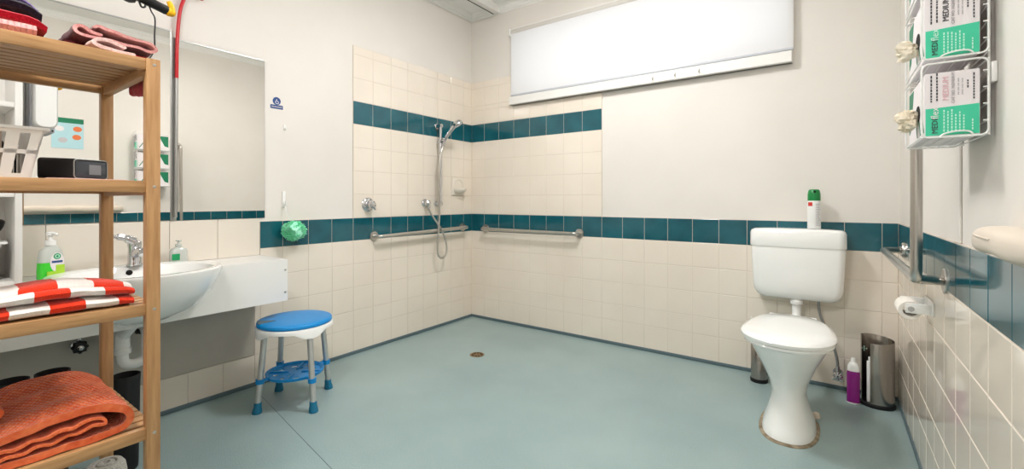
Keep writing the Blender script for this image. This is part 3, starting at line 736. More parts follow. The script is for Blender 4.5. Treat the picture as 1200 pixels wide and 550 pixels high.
bm = bmesh.new(); tube(bm, catmull([(0, 0, 0), (0, 0.003, 0.04), (0, 0.006, 0.08), (0, 0.008, 0.1)], 4), [0.008] * 5 + [0.011] * 8, 12)
bmesh.ops.transform(bm, matrix=Matrix.Translation((-1.545, 0.062, ZK + 0.005)), verts=bm.verts[:])
single('grey_tube', bm, M['plastic_grey'], 'slim grey tube standing among the combs in the basket', 'tube')

rd = thing('clock_radio', 'black clock radio with a grey display on the second shelf', 'radio', (-1.50, 0.266, ZK + 0.0035), math.radians(33))
# local: the display faces +x, the body runs back along -x
out = rrect(-0.043, 0.043, 0.0, 0.052, 0.009)
bm = bmesh.new(); loft(bm, [[(-0.055, y * 0.98, z) for y, z in out], [(-0.052, y, z) for y, z in out], [(0.03, y, z * 0.93) for y, z in out], [(0.034, y * 0.96, 0.001 + z * 0.9) for y, z in out]]); obj('case', bm, M['black'], rd)
bm = bmesh.new(); tube(bm, [(0.0345, y * 0.95, 0.0015 + z * 0.89) for y, z in out], 0.0013, 8, closed=True); obj('bezel', bm, M['alu'], rd)
bm = bmesh.new(); box(bm, 0.0335, 0.0352, -0.038, 0.038, 0.005, 0.043, 0.0006); fp = obj('front_panel', bm, M['dark_grey'], rd)
bm = bmesh.new(); box(bm, 0.0352, 0.0358, -0.006, 0.024, 0.012, 0.036, 0.0005); obj('display', bm, mat('lcd grey', (128, 132, 136), 0.3), fp)
bm = ribbon([(0.20, ZK + 0.0015), (0.26, ZK + 0.0018), (0.335, ZK + 0.0015)], 0.003, -1.60, -1.40, 'X', 14, 6, 0.0006, 60, seed=11)
cloth('thin_cloth', bm, M['terry_blush'], 'thin pink cloth spread under the clock radio', 'cloth')

# third shelf: striped towel
ZM = ZS[1] + 0.001
def sg(f, c): 
    e = max(0.0, (c.y - 0.27) / 0.065)
    return -0.30 * (c.z - ZM) * min(1, e * e) + 0.004 * math.sin(c.y * 38) * (c.z - ZM) / 0.06
bm = ribbon(u_fold(-1.52, -1.345, ZM, 0.0140, 4)[:-1] + [(-1.375, ZM + 0.058), (-1.352, ZM + 0.050)], 0.0135, -0.14, 0.334, 'Y', 34, 6, 0.0028, 30, seed=21, sag=sg)
cloth('folded_towel', bm, M['stripe'], 'red and white striped towel folded on the third shelf')

# bottom shelf: orange towel
ZO = ZS[0] + 0.001
wv = lambda a: 0.0028 * math.sin(a * 150)
path = [(-0.02, ZO + 0.010), (0.10, ZO + 0.0085), (0.22, ZO + 0.0085), (0.30, ZO + 0.010), (0.325, ZO + 0.022), (0.326, ZO + 0.044), (0.305, ZO + 0.060), (0.262, ZO + 0.072), (0.20, ZO + 0.071), (0.12, ZO + 0.058), (0.02, ZO + 0.044), (-0.10, ZO + 0.040)]
bm = ribbon(path, 0.0145, -1.655, -1.338, 'X', 26, 7, 0.0022, 34, endjit=0.003, seed=31, sag=lambda f, c: 0.007 * math.sin(c.x * 70) * max(0, (c.z - ZO - 0.035) / 0.04) + 0.01 * (1 - f) * max(0, (c.z - ZO - 0.03) / 0.04))
ot = cloth('folded_towel', bm, M['orange'], 'orange waffle towel folded over on the bottom shelf')
pin = [(-0.02, ZO + 0.0225)]
for k in range(1, 24):
    y = -0.02 + k * 0.0128; pin.append((y, ZO + 0.021 + 0.0007 * k * (k > 6) * (k - 6) / 17 + wv(y)))
pin += [(0.283, ZO + 0.036), (0.281, ZO + 0.046), (0.268, ZO + 0.0515)]
for k in range(0, 20):
    y = 0.256 - k * 0.0125; pin.append((y, ZO + 0.0505 - 0.00125 * k + wv(y + 0.01)))
bm = ribbon(pin, 0.006, -1.63, -1.338, 'X', 16, 3, 0.0012, 40, endjit=0.004, seed=33); obj('inner_fold', bm, M['orange_plain'], ot)
bm = ribbon([(0.060, ZO + 0.062), (0.112, ZO + 0.082), (0.130, ZO + 0.094), (0.124, ZO + 0.104), (0.09, ZO + 0.104), (0.04, ZO + 0.098), (0.0, ZO + 0.090)], 0.011, -1.52, -1.40, 'X', 14, 6, 0.003, 34, endjit=0.006, seed=35)
cloth('rolled_cloth', bm, M['orange'], 'small orange cloth curled on top of the orange towel', 'cloth')

# below: rolled grey towel and black bins
bm = bmesh.new(); rings = []
pr = [(0.036, 0.0), (0.042, 0.004), (0.043, 0.08), (0.042, 0.18), (0.043, 0.25), (0.040, 0.268), (0.033, 0.278), (0.024, 0.279), (0.021, 0.273), (0.018, 0.279), (0.010, 0.280), (0.006, 0.272), (0.002, 0.270)]
n = 48
for r, h in pr:
    ring = []
    for k in range(n):
        a = 2 * PI * k / n; q = r * (1 + 0.05 * noise.noise(Vector((math.cos(a) * 2, math.sin(a) * 2, h * 14)))) + (0.004 * (k / n) if r > 0.03 else 0)
        ring.append((-1.585 + q * math.cos(a - 0.6), 0.336 + q * math.sin(a - 0.6), h + 0.0005))
    rings.append(ring)
loft(bm, rings)
cloth('rolled_towel', bm, M['terry_grey'], 'rolled grey towel standing upright under the bottom shelf')

def bin_(x, y, h, r, label, first=None):
    if first: 
        o = first.copy(); COL.objects.link(o); o.location = (x, y, 0); o['label'] = label; return o
    bm = bmesh.new()
    lathe(bm, [(r * 0.78, 0.0), (r * 0.84, 0.004), (r * 0.86, 0.02), (r * 0.97, h * 0.9), (r, h - 0.012), (r, h), (r * 0.94, h), (r * 0.93, h - 0.012), (r * 0.80, 0.012)], (0, 0, 0), 36)
    o = single('tall_bin', bm, M['black_matt'], label, 'bin', 'black bins under the bench'); o.location = (x, y, 0); return o
b0 = bin_(-2.10, 0.500, 0.345, 0.043, 'tall black open bin under the bench, standing below the white trap')
bin_(-2.10, 0.312, 0.415, 0.043, 'tall black open bin under the bench, second from the left', None)
bin_(-2.10, 0.218, 0.415, 0.043, 'tall black open bin under the bench, furthest left', None)

# hooked cane hung on a peg, and a reacher on its wire stand
yc = 0.766
cn = thing('hooked_cane', 'grey cane with a red crook handle hanging at the mirror joint', 'cane', (XL + 0.022, yc, 0.9))
def at_wall(dy, z): return (0.0, dy, z - 0.9)
bm = bmesh.new(); tube(bm, catmull([at_wall(0.006, 1.552), at_wall(0.008, 1.72), at_wall(0.018, 1.86), at_wall(0.040, 1.945), at_wall(0.064, 2.0), at_wall(0.088, 2.015), at_wall(0.104, 1.985), at_wall(0.106, 1.95)], 8), 0.0075, 12); h_ = obj('crook', bm, M['red'], cn)
bm = bmesh.new(); tube(bm, [at_wall(0.006, 1.556), at_wall(0.004, 1.2), at_wall(0.002, 0.905)], 0.0065, 12); obj('shaft', bm, M['alu'], cn)
bm = bmesh.new(); tube(bm, [(XL, yc + 0.08, 2.0), (XL + 0.045, yc + 0.08, 1.998)], 0.006, 10); lathe(bm, [(0.014, 0.0), (0.012, 0.006)], (XL, yc + 0.08, 2.0), 16, 'X')
single('wall_peg', bm, M['steel'], 'steel wall peg holding the red cane crook above the mirror', 'peg')

rg = thing('reacher', 'black tube handle with a yellow tip on a wire above the shelf', 'reacher', (-1.685, 0.42, 1.56))
def rq3(y, z, dx=0.0): return (dx, y - 0.42, z - 1.56)
bm = bmesh.new(); tube(bm, [rq3(0.392, 1.602), rq3(0.44, 1.592), rq3(0.498, 1.577), rq3(0.505, 1.575)], [0.013, 0.014, 0.014, 0.012], 18); obj('tube_handle', bm, M['black'], rg)
bm = bmesh.new(); tube(bm, catmull([rq3(0.500, 1.578), rq3(0.509, 1.572), rq3(0.514, 1.574), rq3(0.514, 1.588), rq3(0.506, 1.606)], 5), [0.0125] * 6 + [0.011] * 6 + [0.0085] * 6 + [0.007] * 3, 14); obj('tip', bm, M['yellow'], rg)
bm = bmesh.new(); lathe(bm, [(0.004, -0.016), (0.014, -0.012), (0.019, 0.0), (0.014, 0.012), (0.004, 0.016)], rq3(0.408, 1.583, 0.006), 18); obj('knob', bm, M['black'], rg)
bm = bmesh.new(); tube(bm, catmull([rq3(0.432, 1.583), rq3(0.438, 1.566), rq3(0.447, 1.570), rq3(0.446, 1.585)], 5), 0.0028, 8); obj('loop', bm, M['black'], rg)
bm = bmesh.new(); tube(bm, catmull([rq3(0.455, 1.580), rq3(0.462, 1.560), rq3(0.471, 1.540), rq3(0.470, 1.49), rq3(0.468, 1.44), rq3(0.440, 1.39), rq3(0.395, 1.340, -0.03), rq3(0.367, 1.325, -0.04)], 6), 0.0022, 8); obj('wire', bm, M['black'], rg)

# ------------------------------------------------------------------ left wall small things
sg_ = thing('door_sign', 'small blue round sign with caption plate on left wall', 'sign', (XL, 1.241, 1.521))
bm = bmesh.new(); lathe(bm, [(0.0215, 0.0), (0.0215, 0.002)], (0, 0.0, 0.012), 28, 'X'); rd_ = obj('roundel', bm, M['sign_blue'], sg_)
bm = bmesh.new(); tube(bm, [(0.0023, -0.002, 0.022), (0.0023, 0.002, 0.009), (0.0023, 0.010, 0.009)], 0.0022, 6); tube(bm, [(0.0023, 0.009 * math.cos(a) + 0.001, 0.006 + 0.009 * math.sin(a)) for a in [PI * 0.7 + k * 0.3 for k in range(14)]], 0.002, 6); obj('figure', bm, M['box_white'], rd_)
bm = bmesh.new(); box(bm, 0, 0.002, -0.034, 0.034, -0.031, -0.010, 0.0006); cpn = obj('caption_plate', bm, M['sign_blue'], sg_, False)
bm = bmesh.new()
for k in range(7): box(bm, 0.002, 0.0025, -0.028 + k * 0.0083, -0.0222 + k * 0.0083, -0.024, -0.017)
obj('caption_marks', bm, M['ink_pale'], cpn, False)

bm = bmesh.new(); box(bm, XL, XL + 0.006, 1.278, 1.288, 1.38, 1.41, 0.002); tube(bm, catmull([(XL + 0.005, 1.283, 1.39), (XL + 0.016, 1.283, 1.382), (XL + 0.02, 1.283, 1.392)], 5), 0.0035, 10)
single('adhesive_hook', bm, M['plastic_white'], 'tiny white stick-on hook below the blue sign', 'hook')
bm = bmesh.new(); box(bm, XL, XL + 0.007, 1.270, 1.288, 0.945, 1.035, 0.003)
tube(bm, catmull([(XL + 0.006, 1.279, 0.975), (XL + 0.018, 1.279, 0.957), (XL + 0.026, 1.279, 0.962), (XL + 0.028, 1.279, 0.982)], 6), 0.0045, 10)
single('adhesive_hook', bm, M['plastic_white'], 'white stick-on hook from which the green bath puff hangs', 'hook')
lf = thing('bath_puff', 'mint green mesh bath puff hanging on left wall', 'bath puff', (XL + 0.062, 1.305, 0.815))
bm = bmesh.new(); rnd = random.Random(3)
for k in range(230):
    d = Vector((rnd.gauss(0, 1), rnd.gauss(0, 1), rnd.gauss(0, 1))).normalized()
    r0 = 0.060 * rnd.uniform(0.72, 1.04)
    s = d.orthogonal().normalized(); s.rotate(Matrix.Rotation(rnd.uniform(0, 6.3), 3, d)); u = d.cross(s)
    w = rnd.uniform(0.011, 0.020); hgt = rnd.uniform(0.008, 0.016)
    rows = []
    for j in range(9):
        f = j / 8 - 0.5; wob = 0.0055 * math.sin(j * 1.7 + k)
        base = d * (r0 - hgt - 0.01) + s * (f * w * 1.2) + u * wob * 0.5
        tip = d * (r0 + 0.004 * math.sin(j * 2.3 + k)) + s * (f * w * 2) + u * wob * 1.6
        rows.append((bm.verts.new(base), bm.verts.new(base * 0.5 + tip * 0.5 + u * 0.002), bm.verts.new(tip)))
    for a, b in zip(rows, rows[1:]):
        bm.faces.new((a[0], b[0], b[1], a[1])); bm.faces.new((a[1], b[1], b[2], a[2]))
bmesh.ops.solidify(bm, geom=bm.faces[:], thickness=0.0006)
bmesh.ops.scale(bm, vec=(0.95, 1.12, 0.94), verts=bm.verts[:])
t = bmesh.new(); bmesh.ops.create_icosphere(t, subdivisions=3, radius=0.050); merge(bm, t)
obj('mesh_ruffles', bm, M['mint_mesh'], lf)
bm = bmesh.new(); tube(bm, catmull([(-0.005, -0.008, 0.04), (-0.026, -0.028, 0.10), (-0.038, -0.026, 0.150), (-0.026, -0.022, 0.10), (-0.003, -0.002, 0.04)], 6), 0.0012, 6); obj('cord', bm, M['plastic_white'], lf)

# shower mixer
mxr = thing('shower_mixer', 'round chrome shower mixer on left wall tiles', 'mixer', (XL + TH, 1.83, 0.956))
bm = bmesh.new(); lathe(bm, [(0.046, 0), (0.046, 0.004), (0.040, 0.010), (0.024, 0.014)], (0, 0, 0), 40, 'X'); obj('plate', bm, M['chrome'], mxr)
bm = bmesh.new(); lathe(bm, [(0.022, 0.012), (0.022, 0.035), (0.026, 0.040), (0.025, 0.055), (0.012, 0.060)], (0, 0, 0), 28, 'X'); obj('knob', bm, M['chrome'], mxr)
bm = bmesh.new(); tube(bm, [(0.05, 0.0, 0.0), (0.056, 0.012, -0.022), (0.058, 0.016, -0.034)], [0.011, 0.008, 0.007], 12); obj('lever', bm, M['chrome'], mxr)

# shower rail, handset and hose
YR_ = 2.452; XRL = XL + 0.058
sr = thing('shower_rail', 'vertical chrome shower rail with slider on left wall', 'rail', (XRL, YR_, 0.95))
def S(x, y, z): return (x - XRL, y - YR_, z - 0.95)
bm = bmesh.new(); tube(bm, [S(XRL, YR_, 0.945), S(XRL, YR_, 1.565)], 0.0135, 16); obj('bar', bm, M['chrome'], sr)
for z in (0.958, 1.555):
    bm = bmesh.new(); tube(bm, [S(XL + TH, YR_, z), S(XRL + 0.012, YR_, z)], 0.0155, 18); lathe(bm, [(0.021, 0), (0.021, 0.012), (0.016, 0.016)], S(XL + TH, YR_, z), 22, 'X'); obj('bracket', bm, M['chrome'], sr)
bm = bmesh.new(); tube(bm, [S(XRL - 0.004, YR_ - 0.018, 1.435), S(XRL + 0.008, YR_ + 0.032, 1.435)], 0.019, 18); tube(bm, [S(XRL, YR_, 1.41), S(XRL, YR_, 1.46)], 0.016, 16); obj('slider', bm, M['chrome'], sr)
hs = thing('shower_handset', 'chrome hand shower resting in the rail slider', 'shower head', (XRL + 0.03, YR_, 1.435)); hs.scale = (1.15, 1.15, 1.15)
bm = bmesh.new(); tube(bm, catmull([(0.0, 0.0, -0.03), (0.02, 0.004, 0.02), (0.055, 0.02, 0.075), (0.085, 0.03, 0.105)], 6), [0.010] * 6 + [0.0115] * 6 + [0.013] * 7, 14); obj('handle', bm, M['chrome'], hs)
bm = bmesh.new(); lathe(bm, [(0.012, 0.026), (0.024, 0.022), (0.033, 0.008), (0.033, -0.004), (0.028, -0.008)], (0, 0, 0), 28)
bmesh.ops.transform(bm, matrix=Matrix.Translation((0.098, 0.036, 0.108)) @ Matrix.Rotation(0.35, 4, 'X') @ Matrix.Rotation(-0.45, 4, 'Y'), verts=bm.verts[:]); obj('spray_head', bm, M['chrome'], hs)
bm = bmesh.new(); lathe(bm, [(0.026, -0.0082), (0.026, -0.0095)], (0, 0, 0), 28)
bmesh.ops.transform(bm, matrix=Matrix.Translation((0.098, 0.036, 0.108)) @ Matrix.Rotation(0.35, 4, 'X') @ Matrix.Rotation(-0.45, 4, 'Y'), verts=bm.verts[:]); obj('spray_face', bm, M['plastic_grey'], hs)
xo = XL + 0.085
bm = bmesh.new()
hp = [(XRL + 0.03, YR_, 1.40), (XRL + 0.03, YR_ - 0.030, 1.33), (XRL + 0.028, YR_ - 0.042, 1.2), (XRL + 0.028, YR_ - 0.040, 1.0), (XRL + 0.028, YR_ - 0.040, 0.86), (XRL + 0.03, YR_ - 0.052, 0.74), (XRL + 0.03, YR_ - 0.062, 0.65), (XRL + 0.03, YR_ - 0.055, 0.575), (XRL + 0.03, YR_ - 0.015, 0.545), (XRL + 0.03, YR_ + 0.028, 0.575), (XRL + 0.03, YR_ + 0.032, 0.65), (XRL + 0.032, YR_ - 0.02, 0.76), (xo - 0.02, YR_ - 0.085, 0.86), (xo - 0.035, YR_ - 0.125, 0.935)]
tube(bm, catmull(hp, 7), 0.0072, 10)
single('shower_hose', bm, M['steel'], 'looped silver shower hose hanging from handset to wall outlet', 'hose')
wo = thing('wall_outlet', 'round chrome water outlet where the shower hose starts', 'outlet', (XL + TH, 2.335, 0.965))
bm = bmesh.new(); lathe(bm, [(0.030, 0), (0.030, 0.006), (0.022, 0.014), (0.018, 0.03), (0.02, 0.045), (0.012, 0.052)], (0, 0, 0), 28, 'X'); obj('elbow', bm, M['chrome'], wo)
bm = bmesh.new(); tube(bm, [(0.035, 0.004, -0.008), (0.037, 0.012, -0.036)], 0.009, 12); obj('nut', bm, M['chrome'], wo)

sd = thing('soap_dish', 'cream ceramic soap dish set in the corner tiles', 'soap dish', (XL + TH, 2.696, 1.098))
bm = bmesh.new(); box(bm, 0, 0.010, -0.072, 0.072, -0.073, 0.073, 0.006, 3); obj('plate', bm, M['porcelain_cream'] if 'porcelain_cream' in M else M['splash_tile'], sd)
bm = bmesh.new(); rings = []
for k in range(9):
    a = k / 8 * PI / 2; r = 0.056 * math.sin(a) + 0.004; rings.append([(0.008 + max(0, r * 1.25 * math.cos(b)), r * math.sin(b), -0.060 + 0.040 * (1 - math.cos(a))) for b in [(-PI / 2) + PI * j / 20 for j in range(21)]])
inner = [[(0.008 + max(0, (x - 0.008) * 0.86), y * 0.86, z + 0.004) for x, y, z in r] for r in reversed(rings)]
loft(bm, rings + inner, True, True); obj('cup', bm, M['splash_tile'], sd)
bm = bmesh.new(); tube(bm, [(0.011, 0.054 * math.cos(a), -0.006 + 0.062 * math.sin(a)) for a in [k * PI / 16 for k in range(17)]], 0.004, 8); obj('arch', bm, M['splash_tile'], sd)

# grab rails
def grab(name, label, pts, flanges, loc, r=0.0135, bend=0.045, group='straight grab rails in the shower corner'):
    t = thing(name, label, 'grab rail', loc, 0, group)
    L0 = Vector(loc)
    bm = bmesh.new(); tube(bm, [Vector(p) - L0 for p in arc_corner(pts, bend, 8)], r, 18); obj('bar', bm, M['steel'], t)
    for c, ax, s in flanges:
        bm = bmesh.new(); lathe(bm, [(0.034, 0), (0.034, s * 0.004), (0.031, s * 0.010), (0.018, s * 0.012)], Vector(c) - L0, 32, ax)
        f = obj('flange', bm, M['steel'], t)
        if len(flanges) == 2 and name == 'corner_grab_rail':
            bm = bmesh.new()
            for k in range(3):
                a = k * 2 * PI / 3 + 0.5
                d = Vector((0, 0.025 * math.cos(a), 0.025 * math.sin(a))); lathe(bm, [(0.004, s * 0.009), (0.003, s * 0.013)], Vector(c) - L0 + d, 8, ax)
            obj('screws', bm, M['chrome'], f)
    return t
w0 = XL + TH
grab('grab_rail', 'straight steel grab rail on left wall under the shower', [(w0, 1.877, 0.745), (w0 + 0.062, 1.877, 0.745), (w0 + 0.062, 2.756, 0.765), (w0, 2.756, 0.765)], [((w0, 1.877, 0.745), 'X', 1), ((w0, 2.756, 0.765), 'X', 1)], (w0, 2.31, 0.75))
w1_ = YB - TH
grab('grab_rail', 'straight steel grab rail on back wall below the window', [(-2.33, w1_, 0.752), (-2.33, w1_ - 0.062, 0.752), (-1.466, w1_ - 0.062, 0.748), (-1.466, w1_, 0.748)], [((-2.33, w1_, 0.752), 'Y', -1), ((-1.466, w1_, 0.748), 'Y', -1)], (-1.9, w1_, 0.75))
w2 = XR - TH
grab('corner_grab_rail', 'L-shaped steel grab rail on right wall by the toilet', [(w2, 2.655, 0.760), (0.188, 2.60, 0.760), (0.1894, 1.650, 0.766), (0.1894, 1.645, 1.52), (XR, 1.645, 1.52)], [((w2, 2.655, 0.760), 'X', -1), ((XR, 1.645, 1.52), 'X', -1)], (w2, 2.2, 0.76), 0.0135, 0.03, None)
t_ = [o for o in COL.objects if o.name == 'corner_grab_rail'][0]
bm = bmesh.new(); tube(bm, [Vector(p) - t_.location for p in ((0.189, 1.67, 0.764), (w2, 1.765, 0.752))], 0.0135, 18); obj('wall_arm', bm, M['steel'], t_)
bm = bmesh.new(); lathe(bm, [(0.036, 0), (0.036, -0.003), (0.034, -0.005), (0.014, -0.006)], Vector((w2, 1.765, 0.752)) - t_.location, 32, 'X'); obj('flange', bm, M['steel'], t_)

# ------------------------------------------------------------------ floor drain, stool
dr = thing('floor_drain', 'round brass drain grate in the vinyl floor', 'drain', (-1.836, 2.176, 0.0))
bm = bmesh.new(); lathe(bm, [(0.0, 0.0006), (0.046, 0.0006), (0.046, 0.002), (0.043, 0.003), (0.036, 0.0026), (0.036, 0.0012), (0.0, 0.0012)][1:6], (0, 0, 0), 36); obj('ring', bm, M['brass'], dr)
bm = bmesh.new(); lathe(bm, [(0.035, 0.0004), (0.035, 0.0014)], (0, 0, 0), 30); obj('sump', bm, M['hole'], dr)
bm = bmesh.new()
for k in range(4): box(bm, -0.034, 0.034, -0.0035, 0.0035, 0.0014, 0.0032, 0.0006, 1, M=Matrix.Rotation(k * PI / 4, 4, 'Z'))
lathe(bm, [(0.012, 0.0014), (0.012, 0.0036)], (0, 0, 0), 18); obj('grate', bm, M['brass'], dr)

SC = Vector((-2.147, 1.160, 0))
st = thing('shower_stool', 'round shower stool with blue seat pad beside the vanity bench', 'stool', SC)
feet = [Vector(p) - SC for p in ((-2.158, 0.985, 0), (-2.325, 1.170, 0), (-1.958, 1.145, 0), (-2.140, 1.335, 0))]
ZSEAT = 0.405
bm = bmesh.new(); lathe(bm, [(0.05, ZSEAT - 0.020), (0.164, ZSEAT - 0.020), (0.168, ZSEAT - 0.016), (0.168, ZSEAT - 0.006), (0.164, ZSEAT - 0.001), (0.155, ZSEAT + 0.001), (0.10, ZSEAT), (0.02, ZSEAT - 0.001)], (0, 0, 0), 64); pad = obj('seat_pad', bm, M['blue'], st)
bm = bmesh.new(); a0 = math.atan2(feet[0].y, feet[0].x) - 0.28
tri = [(0.164 * math.cos(a0 + k * 0.065), 0.164 * math.sin(a0 + k * 0.065)) for k in range(-4, 5)] + [(0.085 * math.cos(a0 + 0.05), 0.085 * math.sin(a0 + 0.05))]
loft(bm, [[(x, y, ZSEAT - 0.002) for x, y in tri], [(x, y, ZSEAT + 0.0022) for x, y in tri]]); gp = obj('grip_patch', bm, M['grey_patch'], pad); gp['label'] = 'grey wedge-shaped patch on the pad edge'
bm = bmesh.new(); n = 96; rings = []
fa = [math.atan2(f.y, f.x) for f in feet]
def tabf(a):
    d = min(abs((a - q + PI) % (2 * PI) - PI) for q in fa); return max(0.0, math.cos(min(d / 0.42, 1) * PI / 2)) ** 0.8
zt = ZSEAT - 0.021
rings = [[(0.10 * math.cos(2 * PI * k / n), 0.10 * math.sin(2 * PI * k / n), zt) for k in range(n)],
         [(0.170 * math.cos(2 * PI * k / n), 0.170 * math.sin(2 * PI * k / n), zt) for k in range(n)],
         [(0.173 * math.cos(2 * PI * k / n), 0.173 * math.sin(2 * PI * k / n), zt - 0.004) for k in range(n)],
         [((0.173 + 0.002 * tabf(2 * PI * k / n)) * math.cos(2 * PI * k / n), (0.173 + 0.002 * tabf(2 * PI * k / n)) * math.sin(2 * PI * k / n), zt - 0.020 - 0.026 * tabf(2 * PI * k / n)) for k in range(n)],
         [(0.166 * math.cos(2 * PI * k / n), 0.166 * math.sin(2 * PI * k / n), zt - 0.020 - 0.026 * tabf(2 * PI * k / n)) for k in range(n)],
         [((0.158 - 0.03 * tabf(2 * PI * k / n)) * math.cos(2 * PI * k / n), (0.158 - 0.03 * tabf(2 * PI * k / n)) * math.sin(2 * PI * k / n), zt - 0.014 - 0.020 * tabf(2 * PI * k / n)) for k in range(n)],
         [(0.10 * math.cos(2 * PI * k / n), 0.10 * math.sin(2 * PI * k / n), zt - 0.010) for k in range(n)]]
loft(bm, rings); obj('seat_rim', bm, M['plastic_white'], st)
ZTR = 0.137
for f in feet:
    top = f * 0.80; top.z = zt - 0.02
    bm = bmesh.new(); tube(bm, [f + Vector((0, 0, 0.006)), top], 0.0132, 18); lg = obj('leg', bm, M['leg_alu'], st)
    d = (top - f).normalized()
    bm = bmesh.new(); rings = []
    for r, h in ((0.0205, 0.0), (0.0215, 0.003), (0.0205, 0.012), (0.0165, 0.030), (0.0160, 0.046), (0.0125, 0.049)):
        rings.append([(f.x + d.x / d.z * h + r * math.cos(2 * PI * k / 20), f.y + d.y / d.z * h + r * math.sin(2 * PI * k / 20), h) for k in range(20)])
    loft(bm, rings); ft = obj('foot', bm, M['blue_dark'], lg); ft['label'] = 'petrol blue rubber foot'
bm = bmesh.new()
n = 64; ro, ri = 0.128, 0.116
def circ(r, z): return [(r * math.cos(2 * PI * k / n), r * math.sin(2 * PI * k / n), z) for k in range(n)]
loft(bm, [circ(ri, ZTR - 0.002), circ(ro, ZTR), circ(ro + 0.003, ZTR + 0.012), circ(ro, ZTR + 0.013), circ(ri, ZTR + 0.004), circ(ri, ZTR - 0.002)], False, False)
t = bmesh.new(); rr = [0.0, 0.018, 0.034, 0.056, 0.074, 0.096, 0.117]; V = [[t.verts.new((r * math.cos(2 * PI * k / n), r * math.sin(2 * PI * k / n), ZTR + 0.002)) for k in range(n)] for r in rr[1:]]
for a in range(len(V) - 1):
    for k in range(n):
        if (a == 1 and k % 16 in (3, 4, 5)) or (a == 3 and k % 8 in (2, 3, 4)) : continue
        t.faces.new((V[a][k], V[a][(k + 1) % n], V[a + 1][(k + 1) % n], V[a + 1][k]))
t.faces.new(V[0]); bmesh.ops.recalc_face_normals(t, faces=t.faces[:]); bmesh.ops.solidify(t, geom=t.faces[:], thickness=0.004); merge(bm, t)
for k in range(4): box(bm, 0.03, 0.118, -0.006, 0.006, ZTR + 0.003, ZTR + 0.008, 0.001, 1, M=Matrix.Rotation(k * PI / 2 + 0.75, 4, 'Z'))
for f in feet:
    q = f * (1 - 0.20 * ZTR / (zt - 0.02)); d = q.normalized()
    lathe(bm, [(0.0125, ZTR - 0.004), (0.0185, ZTR - 0.004), (0.0185, ZTR + 0.016), (0.0125, ZTR + 0.016)], (q.x, q.y, 0), 20)
    p = d * 0.120; tube(bm, [(p.x, p.y, ZTR + 0.006), (q.x - d.x * 0.014, q.y - d.y * 0.014, ZTR + 0.006)], 0.008, 8)
obj('tray', bm, M['blue'], st)

# ------------------------------------------------------------------ toilet
TX = -0.152
to = thing('toilet', 'white floor-standing toilet with a closed lid', 'toilet', (TX, 2.25, 0))
def tr_(hw, yf, yb, z, e=2.2):
    c = (yf + yb) / 2 + 0.02
    return [(x - TX, y - 2.25, z) for x, y, z in superring(TX, c, hw, c - yf, yb - c, z, 48, e)]
bm = bmesh.new()
loft(bm, [tr_(0.100, 2.095, 2.46, 0.0, 2.5), tr_(0.100, 2.095, 2.46, 0.012, 2.5), tr_(0.094, 2.102, 2.455, 0.035, 2.4), tr_(0.078, 2.125, 2.44, 0.085), tr_(0.067, 2.145, 2.42, 0.135), tr_(0.066, 2.15, 2.41, 0.17), tr_(0.078, 2.135, 2.42, 0.22),
          tr_(0.104, 2.09, 2.45, 0.285), tr_(0.132, 2.045, 2.48, 0.345), tr_(0.147, 2.02, 2.52, 0.378), tr_(0.150, 2.01, 2.53, 0.395)])
obj('pedestal_bowl', bm, M['porcelain'], to)
def lidring(hw, yf, yb, z):
    out = []
    c = yf + hw * 1.15
    n = 48
    for k in range(n):
        a = 2 * PI * k / n; cx, s = math.cos(a), math.sin(a)
        if s <= 0: x, y = hw * math.copysign(abs(cx) ** 0.92, cx), c + (c - yf) * s
        else:
            x = hw * math.copysign(abs(cx) ** 0.60, cx) * (1 - 0.13 * s ** 1.2); y = c + (yb - c) * min(1, s ** 0.85)
        out.append((x, y - 2.25, z))
    return out
bm = bmesh.new(); loft(bm, [lidring(0.140, 2.025, 2.46, 0.396), lidring(0.162, 2.003, 2.475, 0.398), lidring(0.165, 2.0, 2.475, 0.405), lidring(0.162, 2.003, 2.475, 0.412)]); obj('seat', bm, M['porcelain'], to)
bm = bmesh.new(); loft(bm, [lidring(0.160, 2.004, 2.50, 0.413), lidring(0.170, 1.993, 2.507, 0.416), lidring(0.172, 1.990, 2.510, 0.428), lidring(0.166, 1.998, 2.505, 0.437), lidring(0.150, 2.02, 2.49, 0.442), lidring(0.08, 2.1, 2.40, 0.445)]); obj('lid', bm, M['porcelain'], to)
for s in (-1, 1):
    bm = bmesh.new(); tube(bm, [(s * 0.075 - 0.02, 0.262, 0.424), (s * 0.075 + 0.02, 0.262, 0.424)], 0.010, 14); obj('hinge', bm, M['plastic_white'], to)
bm = bmesh.new(); loft(bm, [tr_(0.103, 2.091, 2.464, 0.0002, 2.5), tr_(0.112, 2.081, 2.474, 0.0004, 2.5), tr_(0.110, 2.083, 2.47, 0.004, 2.5), tr_(0.099, 2.096, 2.46, 0.008, 2.5)], False, False); se = obj('sealant_ring', bm, M['sealant'], to); se['label'] = 'stained brown sealant around the base'
for s in (1,):
    bm = bmesh.new(); lathe(bm, [(0.016, 0.0), (0.016, 0.012), (0.011, 0.022), (0.003, 0.024)], (0.095, 0.19, 0.0), 18); obj('bolt_cap', bm, M['plastic_cream'], to)

